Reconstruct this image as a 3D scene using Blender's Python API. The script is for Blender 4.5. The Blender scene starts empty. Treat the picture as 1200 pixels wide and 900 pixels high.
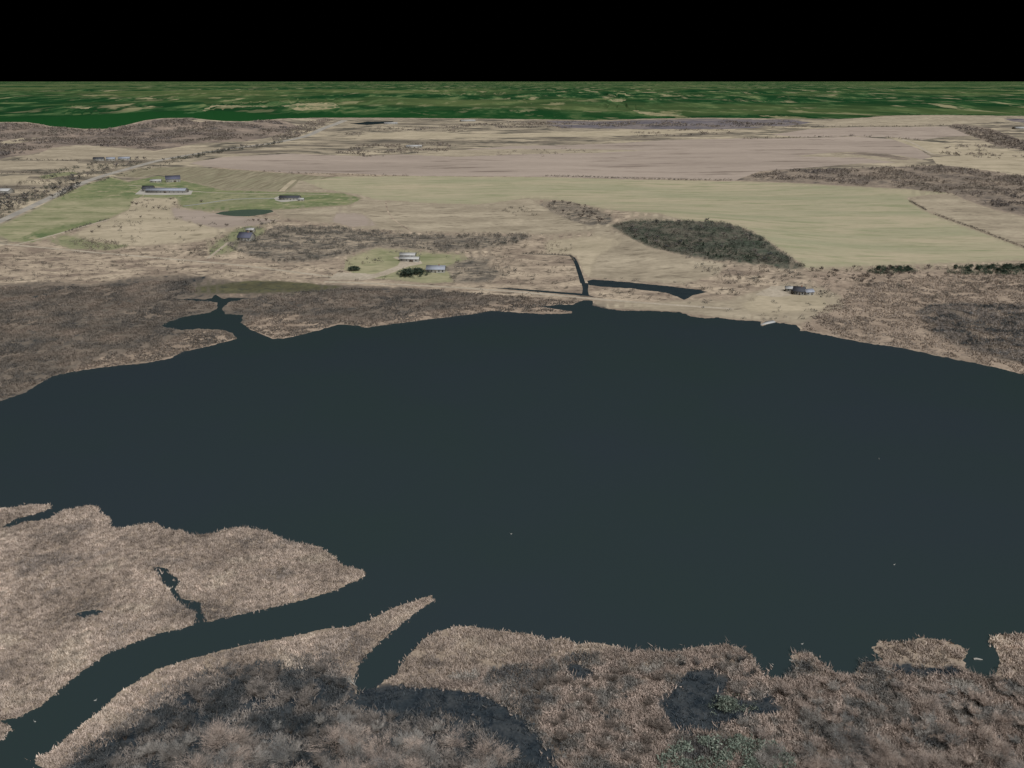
import bpy, math, random
import numpy as np
from mathutils import Vector, noise as mnoise
from mathutils.geometry import delaunay_2d_cdt
random.seed(7); rng = np.random.default_rng(7)
scene = bpy.context.scene; col = scene.collection

# ------------------------------------------------------------------ camera, world, sun, exposure
H = 170.0; FPX = 1039.23; HZ = 92.7
PITCH = math.atan((450 - HZ) / FPX)
cam = bpy.data.objects.new('camera', bpy.data.cameras.new('camera')); col.objects.link(cam)
cam.data.sensor_width = 36.0; cam.data.lens = FPX / 1200 * 36
cam.data.clip_start = 1.0; cam.data.clip_end = 200000
cam.location = (0, 0, H); cam.rotation_euler = (math.pi / 2 - PITCH, 0, 0)
scene.camera = cam
world = bpy.data.worlds.new('World'); scene.world = world; world.use_nodes = True
bg = world.node_tree.nodes['Background']; bg.inputs[0].default_value = (0, 0, 0, 1); bg.inputs[1].default_value = 0.0  # the sky is black
sun = bpy.data.objects.new('sun', bpy.data.lights.new('sun', 'SUN')); col.objects.link(sun)
sun.data.energy = 4.2; sun.data.angle = math.radians(50); sun.data.color = (1.0, 0.99, 0.975)
sun.rotation_euler = (-Vector((0.55, -0.9, 1.25))).to_track_quat('-Z', 'Y').to_euler()
scene.view_settings.view_transform = 'Standard'; scene.view_settings.look = 'None'
scene.view_settings.exposure = 0.0; scene.view_settings.gamma = 1.0
scene.view_settings.use_curve_mapping = False

# ------------------------------------------------------------------ terrain height and pixel -> ground
CP, SP = math.cos(PITCH), math.sin(PITCH)
def ray(u, v):
    u = np.asarray(u, float); v = np.asarray(v, float)
    a = (u - 600) / FPX; b = (450 - v) / FPX
    return a, CP + b * SP, -SP + b * CP
def flat(u, v):
    dx, dy, dz = ray(u, v); t = H / np.maximum(-dz, 1e-6)
    return dx * t, dy * t
def virt(x, y):
    """pixel of the point (x, y, 0)"""
    zc = y * CP + H * SP; yc = y * SP - H * CP
    return 600 + FPX * x / zc, 450 - FPX * yc / zc
def sst(a, b, x):
    t = np.clip((x - a) / (b - a), 0, 1); return t * t * (3 - 2 * t)
BUMPS = []      # (x, y, rx, ry, h)
def bump(u, v, rx, ry, h):
    x, y = flat(u, v); BUMPS.append((float(x), float(y), rx, ry, h))
bump(830, 284, 120, 150, 13); bump(745, 262, 90, 110, 7); bump(350, 283, 150, 120, 7)
bump(10, 152, 420, 420, 32); bump(205, 148, 330, 420, 38); bump(290, 147, 300, 420, 22)
bump(1080, 142, 900, 700, 16); bump(700, 143, 1200, 700, 6); bump(1080, 208, 300, 400, 9)
def hgt(x, y):
    x = np.asarray(x, float); y = np.asarray(y, float)
    r = np.hypot(x - 40, y - 430)
    w = sst(430, 900, r); far = sst(5000, 9000, np.hypot(x, y))
    n = (np.sin(x * .0061 + 1.3) * np.sin(y * .0047 + .4) * 2.0 + np.sin(x * .0131 + y * .0043) * 0.9
         + np.sin(y * .0109 - x * .0027 + 2) * .9)
    z = w * (2.0 + n) * (1 - far)
    d = np.hypot(x, y); fr = sst(4300, 6000, d) * (1 - .75 * sst(12000, 26000, d)) * (1 - sst(26000, 45000, d))
    z = z + fr * (9 * np.sin(x * .0052 + 1.7 * np.sin(y * .0021)) * np.sin(y * .0043 + 1.3 * np.sin(x * .0017 + 2)) + 8 * np.sin(x * .0023 - y * .0019 + 1) + 7 * np.sin(x * .0011 + y * .0027))
    for bx, by, rx, ry, h in BUMPS:
        z = z + h * np.exp(-((x - bx) / rx) ** 2 - ((y - by) / ry) ** 2)
    return z
TS = np.concatenate([np.geomspace(150, 9000, 700), np.geomspace(9050, 90000, 220)])
def ground(pts):
    """pixels -> world xy where the line of sight meets the terrain"""
    p = np.asarray(pts, float).reshape(-1, 2); dx, dy, dz = ray(p[:, 0], p[:, 1])
    X = dx[:, None] * TS; Y = dy[:, None] * TS; Z = H + dz[:, None] * TS
    below = Z < hgt(X, Y); i = np.where(below.any(1), below.argmax(1), len(TS) - 1); i = np.maximum(i, 1)
    lo, hi = TS[i - 1], TS[i]
    for _ in range(18):
        m = (lo + hi) / 2; b = (H + dz * m) < hgt(dx * m, dy * m); hi = np.where(b, m, hi); lo = np.where(b, lo, m)
    return np.stack([dx * hi, dy * hi], 1)
def gpt(u, v):
    g = ground([(u, v)])[0]; return Vector((g[0], g[1], float(hgt(g[0], g[1]))))

def inside(P, poly):
    x, y = P[:, 0], P[:, 1]; out = np.zeros(len(P), bool)
    bb = (x >= poly[:, 0].min()) & (x <= poly[:, 0].max()) & (y >= poly[:, 1].min()) & (y <= poly[:, 1].max())
    idx = np.nonzero(bb)[0]
    if not len(idx): return out
    xs, ys = x[idx], y[idx]; r = np.zeros(len(idx), bool)
    for (x0, y0), (x1, y1) in zip(poly, np.roll(poly, -1, 0)):
        if y0 == y1: continue
        c = (y0 > ys) != (y1 > ys)
        r ^= c & (xs < (x1 - x0) * (ys - y0) / (y1 - y0) + x0)
    out[idx] = r; return out

# ------------------------------------------------------------------ materials
DESAT = .08
def lin(c, sat=None):
    g = .3 * c[0] + .59 * c[1] + .11 * c[2]; k = DESAT if sat is None else sat
    c = [v + (g - v) * k for v in c[:3]]; out = []
    for v in c[:3]:
        v /= 255.0; out.append(v / 12.92 if v <= .04045 else ((v + .055) / 1.055) ** 2.4)
    return tuple(out) + (1.0,)
def base_mat(name, rough=1.0, spec=0.0):
    m = bpy.data.materials.new(name); m.use_nodes = True; nt = m.node_tree
    b = nt.nodes['Principled BSDF']; b.inputs['Roughness'].default_value = rough
    b.inputs['Specular IOR Level'].default_value = spec
    return m, nt, b
def ramp(nt, fac, stops):
    r = nt.nodes.new('ShaderNodeValToRGB'); e = r.color_ramp.elements
    while len(e) < len(stops): e.new(0.5)
    for el, (p, c) in zip(e, stops): el.position = p; el.color = c
    nt.links.new(fac, r.inputs[0]); return r.outputs[0]
def mixc(nt, fac, a, b, blend='MIX'):
    n = nt.nodes.new('ShaderNodeMix'); n.data_type = 'RGBA'; n.blend_type = blend
    for s, v in ((0, fac), (6, a), (7, b)):
        if hasattr(v, 'is_output'): nt.links.new(v, n.inputs[s])
        else: n.inputs[s].default_value = v
    return n.outputs[2]
def noise_node(nt, size, detail=4, rough=.6, stretch=None, rot=0, seed=0):
    tc = nt.nodes.new('ShaderNodeTexCoord'); mp = nt.nodes.new('ShaderNodeMapping')
    mp.inputs['Location'].default_value = (seed * 37.3, seed * 11.7, 0); mp.inputs['Rotation'].default_value = (0, 0, rot)
    st = stretch or (1, 1)
    mp.inputs['Scale'].default_value = (1 / (size * st[0]), 1 / (size * st[1]), 1 / size)
    nt.links.new(tc.outputs['Object'], mp.inputs[0])
    n = nt.nodes.new('ShaderNodeTexNoise'); n.inputs['Scale'].default_value = 1.0
    n.inputs['Detail'].default_value = detail; n.inputs['Roughness'].default_value = rough
    nt.links.new(mp.outputs[0], n.inputs['Vector']); return n.outputs['Fac']
W1 = (1, 1, 1, 1); MEAN = {}
def land(name, a, b, c=None, big=80, mid=14, fine=3.0, spots=(.56, .66), fine_amt=.22, stretch=None, rot=0, seed=1, spot_amt=1.0):
    """ground cover: two tones blended by broad noise, a third in patches, fine grain on top"""
    m, nt, bs = base_mat(name)
    colr = ramp(nt, noise_node(nt, big, 5, .62, stretch, rot, seed), [(.38, lin(a)), (.62, lin(b))])
    if c:
        f = ramp(nt, noise_node(nt, mid, 4, .65, stretch, rot, seed + 5), [(spots[0], (0, 0, 0, 1)), (spots[1], (spot_amt,) * 3 + (1,))])
        colr = mixc(nt, f, colr, lin(c))
    MEAN[name] = tuple((lin(a)[i] + lin(b)[i] + .5 * lin(c or a)[i]) / 2.5 for i in range(3))
    at = nt.nodes.new('ShaderNodeAttribute'); at.attribute_name = 'border'
    wob = nt.nodes.new('ShaderNodeMath'); wob.operation = 'MULTIPLY_ADD'; wob.inputs[1].default_value = .9
    nt.links.new(noise_node(nt, fine * 2.5, 4, .7, None, 0, 31), wob.inputs[0])
    sub = nt.nodes.new('ShaderNodeMath'); sub.operation = 'SUBTRACT'; sub.inputs[1].default_value = .45
    nt.links.new(at.outputs['Alpha'], sub.inputs[0]); nt.links.new(sub.outputs[0], wob.inputs[2])
    colr = mixc(nt, ramp(nt, wob.outputs[0], [(.40, (0, 0, 0, 1)), (1.0, W1)]), colr, at.outputs['Color'])
    g = ramp(nt, noise_node(nt, fine, 3, .7, stretch, rot, seed + 9), [(.3, (1 - fine_amt,) * 3 + (1,)), (.7, (1 + fine_amt,) * 3 + (1,))])
    colr = mixc(nt, 1.0, colr, g, 'MULTIPLY')
    nt.links.new(colr, bs.inputs['Base Color']); return m
def veg(name, cols, rough=1.0, patch=None, size=6.0, mott=(1.6, .22)):
    """leaf, blade and twig colours: every loose piece takes its own tone, clumps share a shade, patches a hue"""
    m, nt, bs = base_mat(name, rough)
    g = nt.nodes.new('ShaderNodeNewGeometry')
    n = len(cols); c = ramp(nt, g.outputs['Random Per Island'], [(i / max(1, n - 1), lin(k, .26)) for i, k in enumerate(cols)])
    def pn(sz, seed):
        mp = nt.nodes.new('ShaderNodeMapping'); mp.inputs['Scale'].default_value = (1 / sz,) * 3; mp.inputs['Location'].default_value = (seed * 3.1,) * 3
        nt.links.new(g.outputs['Position'], mp.inputs[0]); q = nt.nodes.new('ShaderNodeTexNoise'); q.inputs['Scale'].default_value = 1; q.inputs['Detail'].default_value = 3
        nt.links.new(mp.outputs[0], q.inputs['Vector']); return q.outputs['Fac']
    if patch:
        k = len(patch); pc = ramp(nt, pn(size, 2), [(.34 + .32 * i / max(1, k - 1), lin(q, .24)) for i, q in enumerate(patch)])
        c = mixc(nt, .72, c, pc)
    if mott:
        for sz, am in ((mott[0], mott[1]), (mott[0] * 9, mott[1] * .75)):
            c = mixc(nt, 1.0, c, ramp(nt, pn(sz, sz), [(.32, (1 - am,) * 3 + (1,)), (.68, (1 + am,) * 3 + (1,))]), 'MULTIPLY')
    nt.links.new(c, bs.inputs['Base Color']); return m
def plain(name, c, rough=.9, var=.12, size=1.5, spec=.1):
    m, nt, bs = base_mat(name, rough, spec)
    g = ramp(nt, noise_node(nt, size, 4), [(.3, tuple(x * (1 - var) for x in lin(c)[:3]) + (1,)), (.7, tuple(x * (1 + var) for x in lin(c)[:3]) + (1,))])
    nt.links.new(g, bs.inputs['Base Color']); return m
def water(name, c1, c2, big=60):
    m, nt, bs = base_mat(name, .22, .35); bs.inputs['IOR'].default_value = 1.33
    colr = ramp(nt, noise_node(nt, big, 3, .5), [(.35, lin(c1, 0)), (.65, lin(c2, 0))])
    nt.links.new(colr, bs.inputs['Base Color'])
    bp = nt.nodes.new('ShaderNodeBump'); bp.inputs['Strength'].default_value = .15; bp.inputs['Distance'].default_value = .1
    nt.links.new(noise_node(nt, 2.5, 4), bp.inputs['Height']); nt.links.new(bp.outputs[0], bs.inputs['Normal']); return m
def far_land():
    """distant summer-green plain: woods, meadows, tan fields"""
    m, nt, bs = base_mat('far_plain_green')
    st = (.9, 3.6)
    wood = ramp(nt, noise_node(nt, 260, 6, .68, st, seed=3), [(.47, lin((26, 58, 33), 0)), (.53, lin((36, 69, 40), 0)), (.58, lin((66, 92, 58), 0)), (.66, lin((108, 118, 80), 0))])
    tan = ramp(nt, noise_node(nt, 260, 6, .66, st, .2, seed=8), [(.545, (0, 0, 0, 1)), (.59, (.9,) * 3 + (1,))])
    zone_ = ramp(nt, noise_node(nt, 1500, 3, .5, (1, 1.6), seed=21), [(.44, (0, 0, 0, 1)), (.54, W1)])
    c = mixc(nt, mixc(nt, 1.0, tan, zone_, 'MULTIPLY'), wood, lin((146, 138, 106)))
    olive = ramp(nt, noise_node(nt, 5000, 6, .66, seed=4), [(.47, (0, 0, 0, 1)), (.62, (.65,) * 3 + (1,))])
    c = mixc(nt, olive, c, lin((96, 106, 68), 0))
    # near the lake country the woods are closed and dark
    tc = nt.nodes.new('ShaderNodeTexCoord'); ln = nt.nodes.new('ShaderNodeVectorMath'); ln.operation = 'LENGTH'
    nt.links.new(tc.outputs['Object'], ln.inputs[0])
    nd = ramp(nt, noise_node(nt, 400, 6, .7, seed=12), [(.6, (1,) * 4), (.72, (.3, .3, .3, 1))])
    mr = nt.nodes.new('ShaderNodeMapRange'); mr.inputs[1].default_value = 4300; mr.inputs[2].default_value = 5600
    mr.inputs[3].default_value = 1; mr.inputs[4].default_value = 0; nt.links.new(ln.outputs['Value'], mr.inputs[0])
    sx = nt.nodes.new('ShaderNodeSeparateXYZ'); nt.links.new(tc.outputs['Object'], sx.inputs[0])
    ml = nt.nodes.new('ShaderNodeMapRange'); ml.inputs[1].default_value = -400; ml.inputs[2].default_value = 900
    ml.inputs[3].default_value = 1; ml.inputs[4].default_value = .15; nt.links.new(sx.outputs[0], ml.inputs[0])
    mu = nt.nodes.new('ShaderNodeMath'); mu.operation = 'MULTIPLY'; nt.links.new(mr.outputs[0], mu.inputs[0]); nt.links.new(ml.outputs[0], mu.inputs[1])
    mu2 = nt.nodes.new('ShaderNodeMath'); mu2.operation = 'MULTIPLY'; nt.links.new(mu.outputs[0], mu2.inputs[0]); nt.links.new(nd, mu2.inputs[1])
    c = mixc(nt, mu2.outputs[0], c, lin((28, 66, 34), 0))
    nt.links.new(c, bs.inputs['Base Color']); return m

M = {}
M['far'] = far_land()
M['lake'] = water('lake_water', (44, 56, 57), (45, 54.5, 60), 140)
M['pool'] = water('swamp_water', (42, 52, 57), (48, 58, 62), 8)
M['pond'] = water('pond_water', (78, 94, 82), (84, 99, 86), 30)
M['scrub'] = land('rough_grass', (130, 116, 103), (178, 162, 141), (94, 86, 77), 26, 8, 2.6, (.54, .66), .26, (1.6, 1), seed=1)
M['marsh'] = land('reed_litter', (136, 122, 108), (156, 141, 125), (98, 88, 80), 14, 3.2, .9, (.56, .68), .25, seed=2)
M['marshfar'] = land('sedge_marsh', (96, 90, 83), (124, 112, 100), (68, 68, 68), 38, 9, 2.6, (.54, .66), .26, seed=3)
M['marshtan'] = land('tan_sedge', (134, 119, 105), (162, 145, 128), (100, 92, 84), 25, 7, 2.2, (.55, .68), .26, seed=4)
M['swamp'] = land('swamp_floor', (84, 78, 73), (124, 110, 98), (56, 60, 62), 10, 4, 1.0, (.5, .62), .3, seed=5)
M['swampdark'] = land('wet_shade_swamp_floor', (46, 54, 60), (66, 70, 73), (38, 46, 53), 9, 3.5, 1.0, (.5, .62), .3, seed=6)  # dark tone stands for wet ground and painted tree shade
M['greenbeige'] = land('winter_wheat', (148, 146, 119), (168, 157, 132), (138, 139, 109), 110, 22, 4, (.50, .66), .10, (3.2, .7), .12, seed=7)
M['beige'] = land('stubble', (144, 133, 115), (170, 158, 137), (122, 112, 97), 50, 14, 4, (.54, .68), .17, (2, 1), .1, seed=8)
M['pink'] = land('ploughed_soil', (150, 137, 126), (165, 151, 139), (118, 106, 97), 190, 60, 6, (.55, .70), .10, (3, .8), .05, seed=9)
M['light'] = land('dry_grass', (158, 147, 125), (178, 165, 142), (132, 122, 103), 60, 20, 5, (.56, .7), .11, (1.6, 1), seed=10)
M['lawn'] = land('lawn_grass', (122, 125, 95), (142, 139, 108), (102, 109, 80), 40, 14, 3, (.52, .66), .14, seed=11)
M['green'] = land('green_pasture', (94, 108, 74), (126, 130, 94), (150, 143, 114), 45, 20, 4, (.54, .64), .12, seed=12)
M['pasture'] = land('pale_pasture', (128, 130, 98), (158, 151, 122), (116, 120, 88), 45, 16, 4, (.52, .66), .12, (2, 1), seed=13)
M['orchard'] = land('vineyard_rows', (146, 138, 116), (136, 132, 108), (122, 114, 95), 40, 5.0, 3, (.42, .6), .12, (1.2, 16), -.5, seed=14)
M['woodfloor'] = land('leaf_litter', (108, 99, 91), (148, 134, 119), (86, 81, 77), 60, 18, 5, (.54, .66), .25, seed=15)
M['hillfloor'] = land('hill_leaf_litter', (110, 100, 93), (146, 131, 118), (88, 83, 80), 160, 60, 16, (.54, .66), .3, seed=16)
M['farscrub'] = land('mixed_farmland', (108, 100, 90), (176, 163, 140), (88, 85, 77), 120, 55, 14, (.52, .60), .25, (2, 1), seed=17)
M['road'] = land('asphalt_and_verge', (140, 136, 129), (160, 154, 144), None, 30, 5, 4, fine_amt=.16, seed=18)
M['track'] = land('pale_gravel', (158, 147, 130), (172, 161, 144), None, 25, 5, 3, fine_amt=.18, seed=19)
M['yard'] = land('concrete_yard', (156, 152, 144), (170, 166, 157), None, 20, 5, 3, fine_amt=.08, seed=20)
M['drive'] = land('grey_driveway', (134, 136, 132), (146, 146, 140), None, 20, 5, 3, fine_amt=.08, seed=21)
M['olive'] = land('flooded_sedge', (82, 80, 62), (98, 96, 72), (70, 72, 62), 30, 9, 3, (.5, .65), .15, seed=22)
M['shrubfloor'] = land('brush_floor', (108, 101, 92), (154, 141, 124), (84, 82, 77), 24, 8, 2.6, (.5, .62), .28, (1.8, 1), seed=23)
M['copsefloor'] = land('copse_floor', (74, 80, 70), (104, 99, 88), (60, 70, 58), 30, 9, 3, (.52, .64), .25, seed=24)
M['marshwet'] = land('wet_sedge', (56, 60, 62), (76, 73, 69), (46, 54, 57), 12, 6, 2, (.48, .6), .3, seed=31)
M['bluestrip'] = land('wet_heath', (102, 98, 104), (122, 114, 112), (84, 82, 88), 200, 70, 20, (.52, .64), .2, seed=25)
M['tanfar'] = land('far_tan_field', (140, 133, 102), (156, 146, 114), (62, 92, 56), 400, 170, 60, (.47, .58), .15, (1, 2.6), seed=26)

# ------------------------------------------------------------------ land cover outlines, traced as pixels and laid on the ground
LAKE = [(-420,560),(-250,530),(-120,500),(-40,480),(0,470),(30,460),(50,447),(63,440),(100,433),(140,428),(167,426),(200,420),(213,412),(240,407),(262,401),(277,397),(272,390),(263,387),
 (233,385),(213,387),(188,382),(200,376),(217,371),(247,366),(256,360),(254,354.5),(246,352.8),(232,353.2),(216,351.4),(199,351.5),(222,350),(240,350.8),(248,349.4),(253,345.5),(257,347.5),(262,349.8),(276,348.8),(288,349.6),(281,352),(267,354.5),(260,362),(263,368),(285,369),(283,378),(293,386),(310,393),(320,397),(337,396),
 (353,392),(377,386),(397,380),(417,381),(428,384),(473,378),(513,373),(553,368),(576,364),(590,365),(637,368),(660,367.5),(671,367),(670,365),(650,362),(632,359),(655,357),(672,357),(682,351.5),(695,352),(694,358),
 (712,362),(730,364),(760,364),(797,366),(812,371),(825,373),(840,372),(862,375),(885,376),(891,377),(892,382),(908,377.5),(934,381),(938,387),(970,393),(1009,401),(1060,408),(1090,415),(1135,424),(1165,430),(1200,439),(1300,462),(1460,505),(1640,560),
 (1640,700),(1460,735),(1330,745),(1260,738),(1200,742),(1167,744),(1159,751),(1167,760),(1172,775),(1165,797),(1140,792),(1132,782),(1129,772),(1135,765),(1125,757),(1107,751),(1082,747),(1060,753),(1030,751),(1022,759),(1032,770),(1036,775),
 (1010,776),(1007,785),(995,792),(975,790),(965,780),(950,765),(935,765),(926,770),(932,782),(922,795),(900,798),(887,782),(882,770),(870,761),(850,755),(810,759),(800,765),(775,764),(732,764),(717,757),(692,752),(677,756),(657,747),
 (639,751),(624,744),(592,740),(566,737),(554,734),(537,734),(522,738),(505,743),(493,753),(481,765),(470,781),(464,791),(446,800),(432,817),(420,813),(414,797),(421,775),(446,751),(467,733),(490,715),(509,703),(506,697),(493,702),(464,711),(432,727),(408,735),(379,737),
 (350,744),(292,755),(254,764),(216,774),(187,783),(163,797),(137,813),(120,831),(102,845),(85,859),(70,872),(55,883),(44,888),(41,895),(60,905),(95,930),(60,1000),(-40,1090),(-420,1090),(-420,880),(-150,862),(-30,866),(0,866),(13,854),(0,845),(20,840),(47,828),(64,813),(82,797),(105,780),(128,764),(155,754),(187,742),(226,733),
 (229,718),(214,710),(203,703),(198,690),(188,680),(179,663),(195,666),(213,682),(207,690),(211,701),(239,706),(237,716),(244,729),(271,722),(325,710),(364,701),(395,691),(415,681),(428,675),(425,668),(410,665),(403,664),(393,654),(376,642),(353,637),(333,633),(313,623),(288,618),(268,620),(254,624),(237,627),(222,626),(212,621),
 (192,620),(182,612),(160,616),(140,620),(129,617),(130,607),(115,600),(117,595),(105,592),(90,595),(70,600),(57,609),(27,612),(12,619),(0,618),(20,607),(40,603),(58,596),(60,591),(30,592),(0,596),(-60,604),(-200,640),(-420,700)]
NEAR = [(-520,1160),(-520,150),(-300,146),(-150,147),(0,143),(30,143),(45,145),(60,148),(100,151),(125,151),(145,147),(170,141),(190,138.5),(225,138),(240,140),(265,142),(290,142),(330,139),(370,138),(450,138),(560,139),(640,140),(700,141),(760,139),(830,138),(880,138.5),(930,139),(985,139.5),(1010,138),(1035,136),(1060,135),(1110,134.8),(1160,135.5),(1210,136),(1400,137),(1720,139),(1720,1160)]
FAR = [(-520, 1160), (-520, 95.6), (1720, 95.6), (1720, 1160)]
Z = []   # name, material, polygon px (None = world polygon), roughness px, label
def zone(name, mat, poly, amp=.5, step=3.0, label=None, freq=.12, world=None):
    if world is None:
        p = np.array(poly, float); out = []
        for a, b in zip(p, np.roll(p, -1, 0)):
            n = max(1, int(math.hypot(*(b - a)) / step))
            for k in range(n): out.append(a + (b - a) * k / n)
        q = np.array(out)
        if amp > 0:
            j = []
            for s in q:
                v1 = mnoise.noise_vector(Vector((s[0] * freq, s[1] * freq * 1.7, len(Z)))); v2 = mnoise.noise_vector(Vector((s[0] * freq * 3.3, s[1] * freq * 5, len(Z) + 9)))
                k = 1.7 if name == 'lake' and s[1] > 585 else 1.0
                j.append(((v1.x + .7 * v2.x) * amp * k * 2.4, (v1.y + .7 * v2.y) * amp * k))
            q = q + np.array(j)
        world = ground(q)
    Z.append(dict(name=name, mat=mat, w=world, label=label, v=np.stack(virt(world[:, 0], world[:, 1]), 1)))
    return len(Z) - 1
def ribbon(name, mat, px, width, label=None, w_end=None, smooth=6):
    g = ground(px); pts = [g[0]]
    for a, b in zip(g[:-1], g[1:]):
        n = max(1, int(math.hypot(*(b - a)) / 25))
        for k in range(1, n + 1): pts.append(a + (b - a) * k / n)
    p = np.array(pts)
    for _ in range(smooth): p[1:-1] = (p[:-2] + 2 * p[1:-1] + p[2:]) / 4
    t = np.gradient(p, axis=0); t /= np.linalg.norm(t, axis=1)[:, None] + 1e-9; nrm = np.stack([-t[:, 1], t[:, 0]], 1)
    w = np.linspace(width, w_end or width, len(p))[:, None] / 2
    return zone(name, mat, None, world=np.concatenate([p + nrm * w, (p - nrm * w)[::-1]]), label=label)

# far plain, then near country over it
zone('far_plain', 'far', FAR, 0, 20, 'green wooded plain stretching to the horizon')
NEARID = zone('ground', 'scrub', NEAR, .25, 4, 'brown winter grassland around the lake')
zone('far_farmland', 'farscrub', [(-520,210),(-520,150),(-300,146),(-150,147),(0,143.6),(45,145.6),(60,148.6),(100,151.6),(125,151.6),(145,147.6),(190,139.2),(225,138.6),(265,142.6),(290,142.6),(370,138.7),(560,139.6),(700,141.6),(830,138.6),(985,140),(1035,137),(1110,135.6),(1210,136.6),(1400,138),(1720,140),(1720,225),(1200,208),(1100,195),(900,200),(760,190),(560,185),(400,185),(250,196),(130,230),(60,260),(0,290),(-520,330)], .4, 5)
# ridge woods on the left horizon
zone('hill', 'hillfloor', [(-520,195),(-520,151),(-300,147),(-150,148),(0,144),(30,144),(45,146),(60,149),(100,152),(125,152),(145,148),(170,142),(190,139.5),(225,139),(240,141),(265,143),(290,143),(330,141),(350,148),(335,155),(310,162),(285,166),(240,167),(210,172),(180,177),(160,174),(125,172),(100,170),(60,176),(35,181),(0,186),(-100,190)], .7, 3, 'brown wooded ridge on the left skyline')
zone('field', 'light', [(-60,168),(0,166),(25,162),(50,161),(40,165),(10,169),(-60,174)], .3)
zone('field', 'light', [(215,140),(232,141),(245,143),(230,142.5)], .2)
# tan strips on the upper left
zone('field', 'beige', [(18,187),(45,180),(62,173),(90,170),(125,172),(150,175),(180,178),(200,174),(240,172),(262,173),(225,181),(190,186),(150,187),(100,186.5),(60,188)], .4)
zone('field', 'beige', [(-60,189),(0,188),(60,188.5),(90,189),(95,194),(80,198),(30,198),(-60,200)], .4)
zone('field', 'light', [(-60,208),(0,207),(35,206),(28,213),(10,215),(-60,218)], .4)
zone('field', 'beige', [(100,194),(125,193),(150,192),(135,197),(110,200),(80,204),(60,204),(85,198)], .4)
zone('lawn', 'lawn', [(45,207),(62,203),(85,201),(92,204),(70,207),(52,210)], .4)
# pale strips in the upper middle
zone('field', 'light', [(392,162),(430,157),(470,155),(520,155),(560,158),(620,156),(680,154),(740,152),(800,152.5),(862,151),(858,154),(800,156),(760,158),(690,160),(600,161),(520,161.5),(440,163)], .3)
zone('heath', 'bluestrip', [(640,146),(700,146),(780,147),(850,146),(900,149),(860,151),(800,151.5),(740,151),(660,150)], .3)
zone('heath', 'bluestrip', [(640,141.5),(700,142.5),(770,140.5),(830,139.5),(930,140.5),(950,144),(920,148),(860,147),(760,146),(650,145)], .3)
zone('field', 'beige', [(945,142),(985,140.5),(1010,139),(1035,137),(1060,136),(1110,135.8),(1160,136.5),(1180,137),(1178,142),(1150,144),(1110,146.5),(1060,148),(1000,148),(970,147)], .3)
zone('field', 'pink', [(905,158),(950,151),(1000,149),(1060,149),(1112,148),(1135,152),(1160,158),(1110,160),(1080,164),(1050,161),(1000,159.5),(940,161)], .3)
zone('woodland_floor', 'woodfloor', [(1110,148),(1120,145),(1160,150),(1200,165),(1260,172),(1260,185),(1200,176),(1170,172),(1140,160)], .4)
zone('field', 'pink', [(222,191),(262,184),(300,182),(340,180),(420,183),(500,180),(560,174),(600,171),(660,170),(720,168),(780,164),(850,162.5),(940,162),(1000,160),(1045,163),(1070,171),(1092,184),(1070,190),(1000,192),(940,197),(890,201),(860,212),(800,210),(740,210),(640,207),(480,206),(400,203),(345,203),(290,199),(240,195)], .4, label='broad pinkish ploughed field beyond the farm')
zone('field', 'beige', [(470,181),(520,176),(600,174.5),(700,175),(760,176),(700,179),(600,181),(540,184)], .5)
zone('field', 'light', [(1092,184),(1130,182),(1200,184),(1300,186),(1300,205),(1200,204),(1160,200),(1120,196),(1098,193)], .4)
zone('field', 'light', [(1046,163),(1080,165),(1130,170),(1200,178),(1260,182),(1200,184),(1130,182),(1095,181)], .4)
zone('field', 'beige', [(930,183),(960,180),(990,178),(1040,180),(1070,185),(1092,189.5),(1050,190.5),(1010,185),(970,184)], .6)
zone('field', 'woodfloor', [(985,180),(1010,178.5),(1040,180.5),(1070,186),(1060,188),(1020,182)], .6)
# right-hand wood
zone('woodland_floor', 'woodfloor', [(862,211),(880,205),(920,199),(1000,197),(1060,195),(1100,193.5),(1130,196),(1165,201),(1200,207),(1400,225),(1400,300),(1200,253),(1165,245),(1130,233),(1115,226),(1060,221),(1000,218),(930,214)], .6, label='brown bare wood behind the green field')
# big pale green field and its neighbours
zone('field', 'greenbeige', [(395,207),(480,206.5),(640,207.5),(740,210.5),(860,212.5),(930,214.5),(1000,218.5),(1060,221.5),(1115,226.5),(1090,228),(1062,232),(1072,240),(1088,249),(1104,256),(1132,266),(1160,276),(1200,291),(1330,330),(1330,318),(1200,305),(1120,308),(1060,310),(980,313),(945,313.5),(926,300),(905,285),(880,270),(850,260.5),(800,258),(772,250),(725,247),(700,243),(660,235),(620,232),(560,240),(500,238),(440,234),(420,228),(380,222),(350,210)], .5, label='broad pale green winter field')
zone('field', 'beige', [(350,210),(380,222),(420,228),(440,234),(500,238),(560,240),(620,232),(640,244),(690,262),(720,262),(770,250),(800,258),(760,262),(725,262),(712,270),(640,275),(560,272),(500,272),(430,268),(395,262),(350,258),(330,255),(320,247),(410,241),(425,232),(400,225),(340,224)], .5, label='dry beige hayfield above the farm')
zone('field', 'pink', [(395,249),(425,251),(436,258),(440,264),(415,266),(390,260)], .7)
zone('field', 'beige', [(1064,231),(1092,229),(1116,227.5),(1130,234),(1165,246),(1200,254),(1330,285),(1330,328),(1200,290),(1160,275),(1132,265),(1104,255),(1088,248),(1072,239)], .4)
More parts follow.
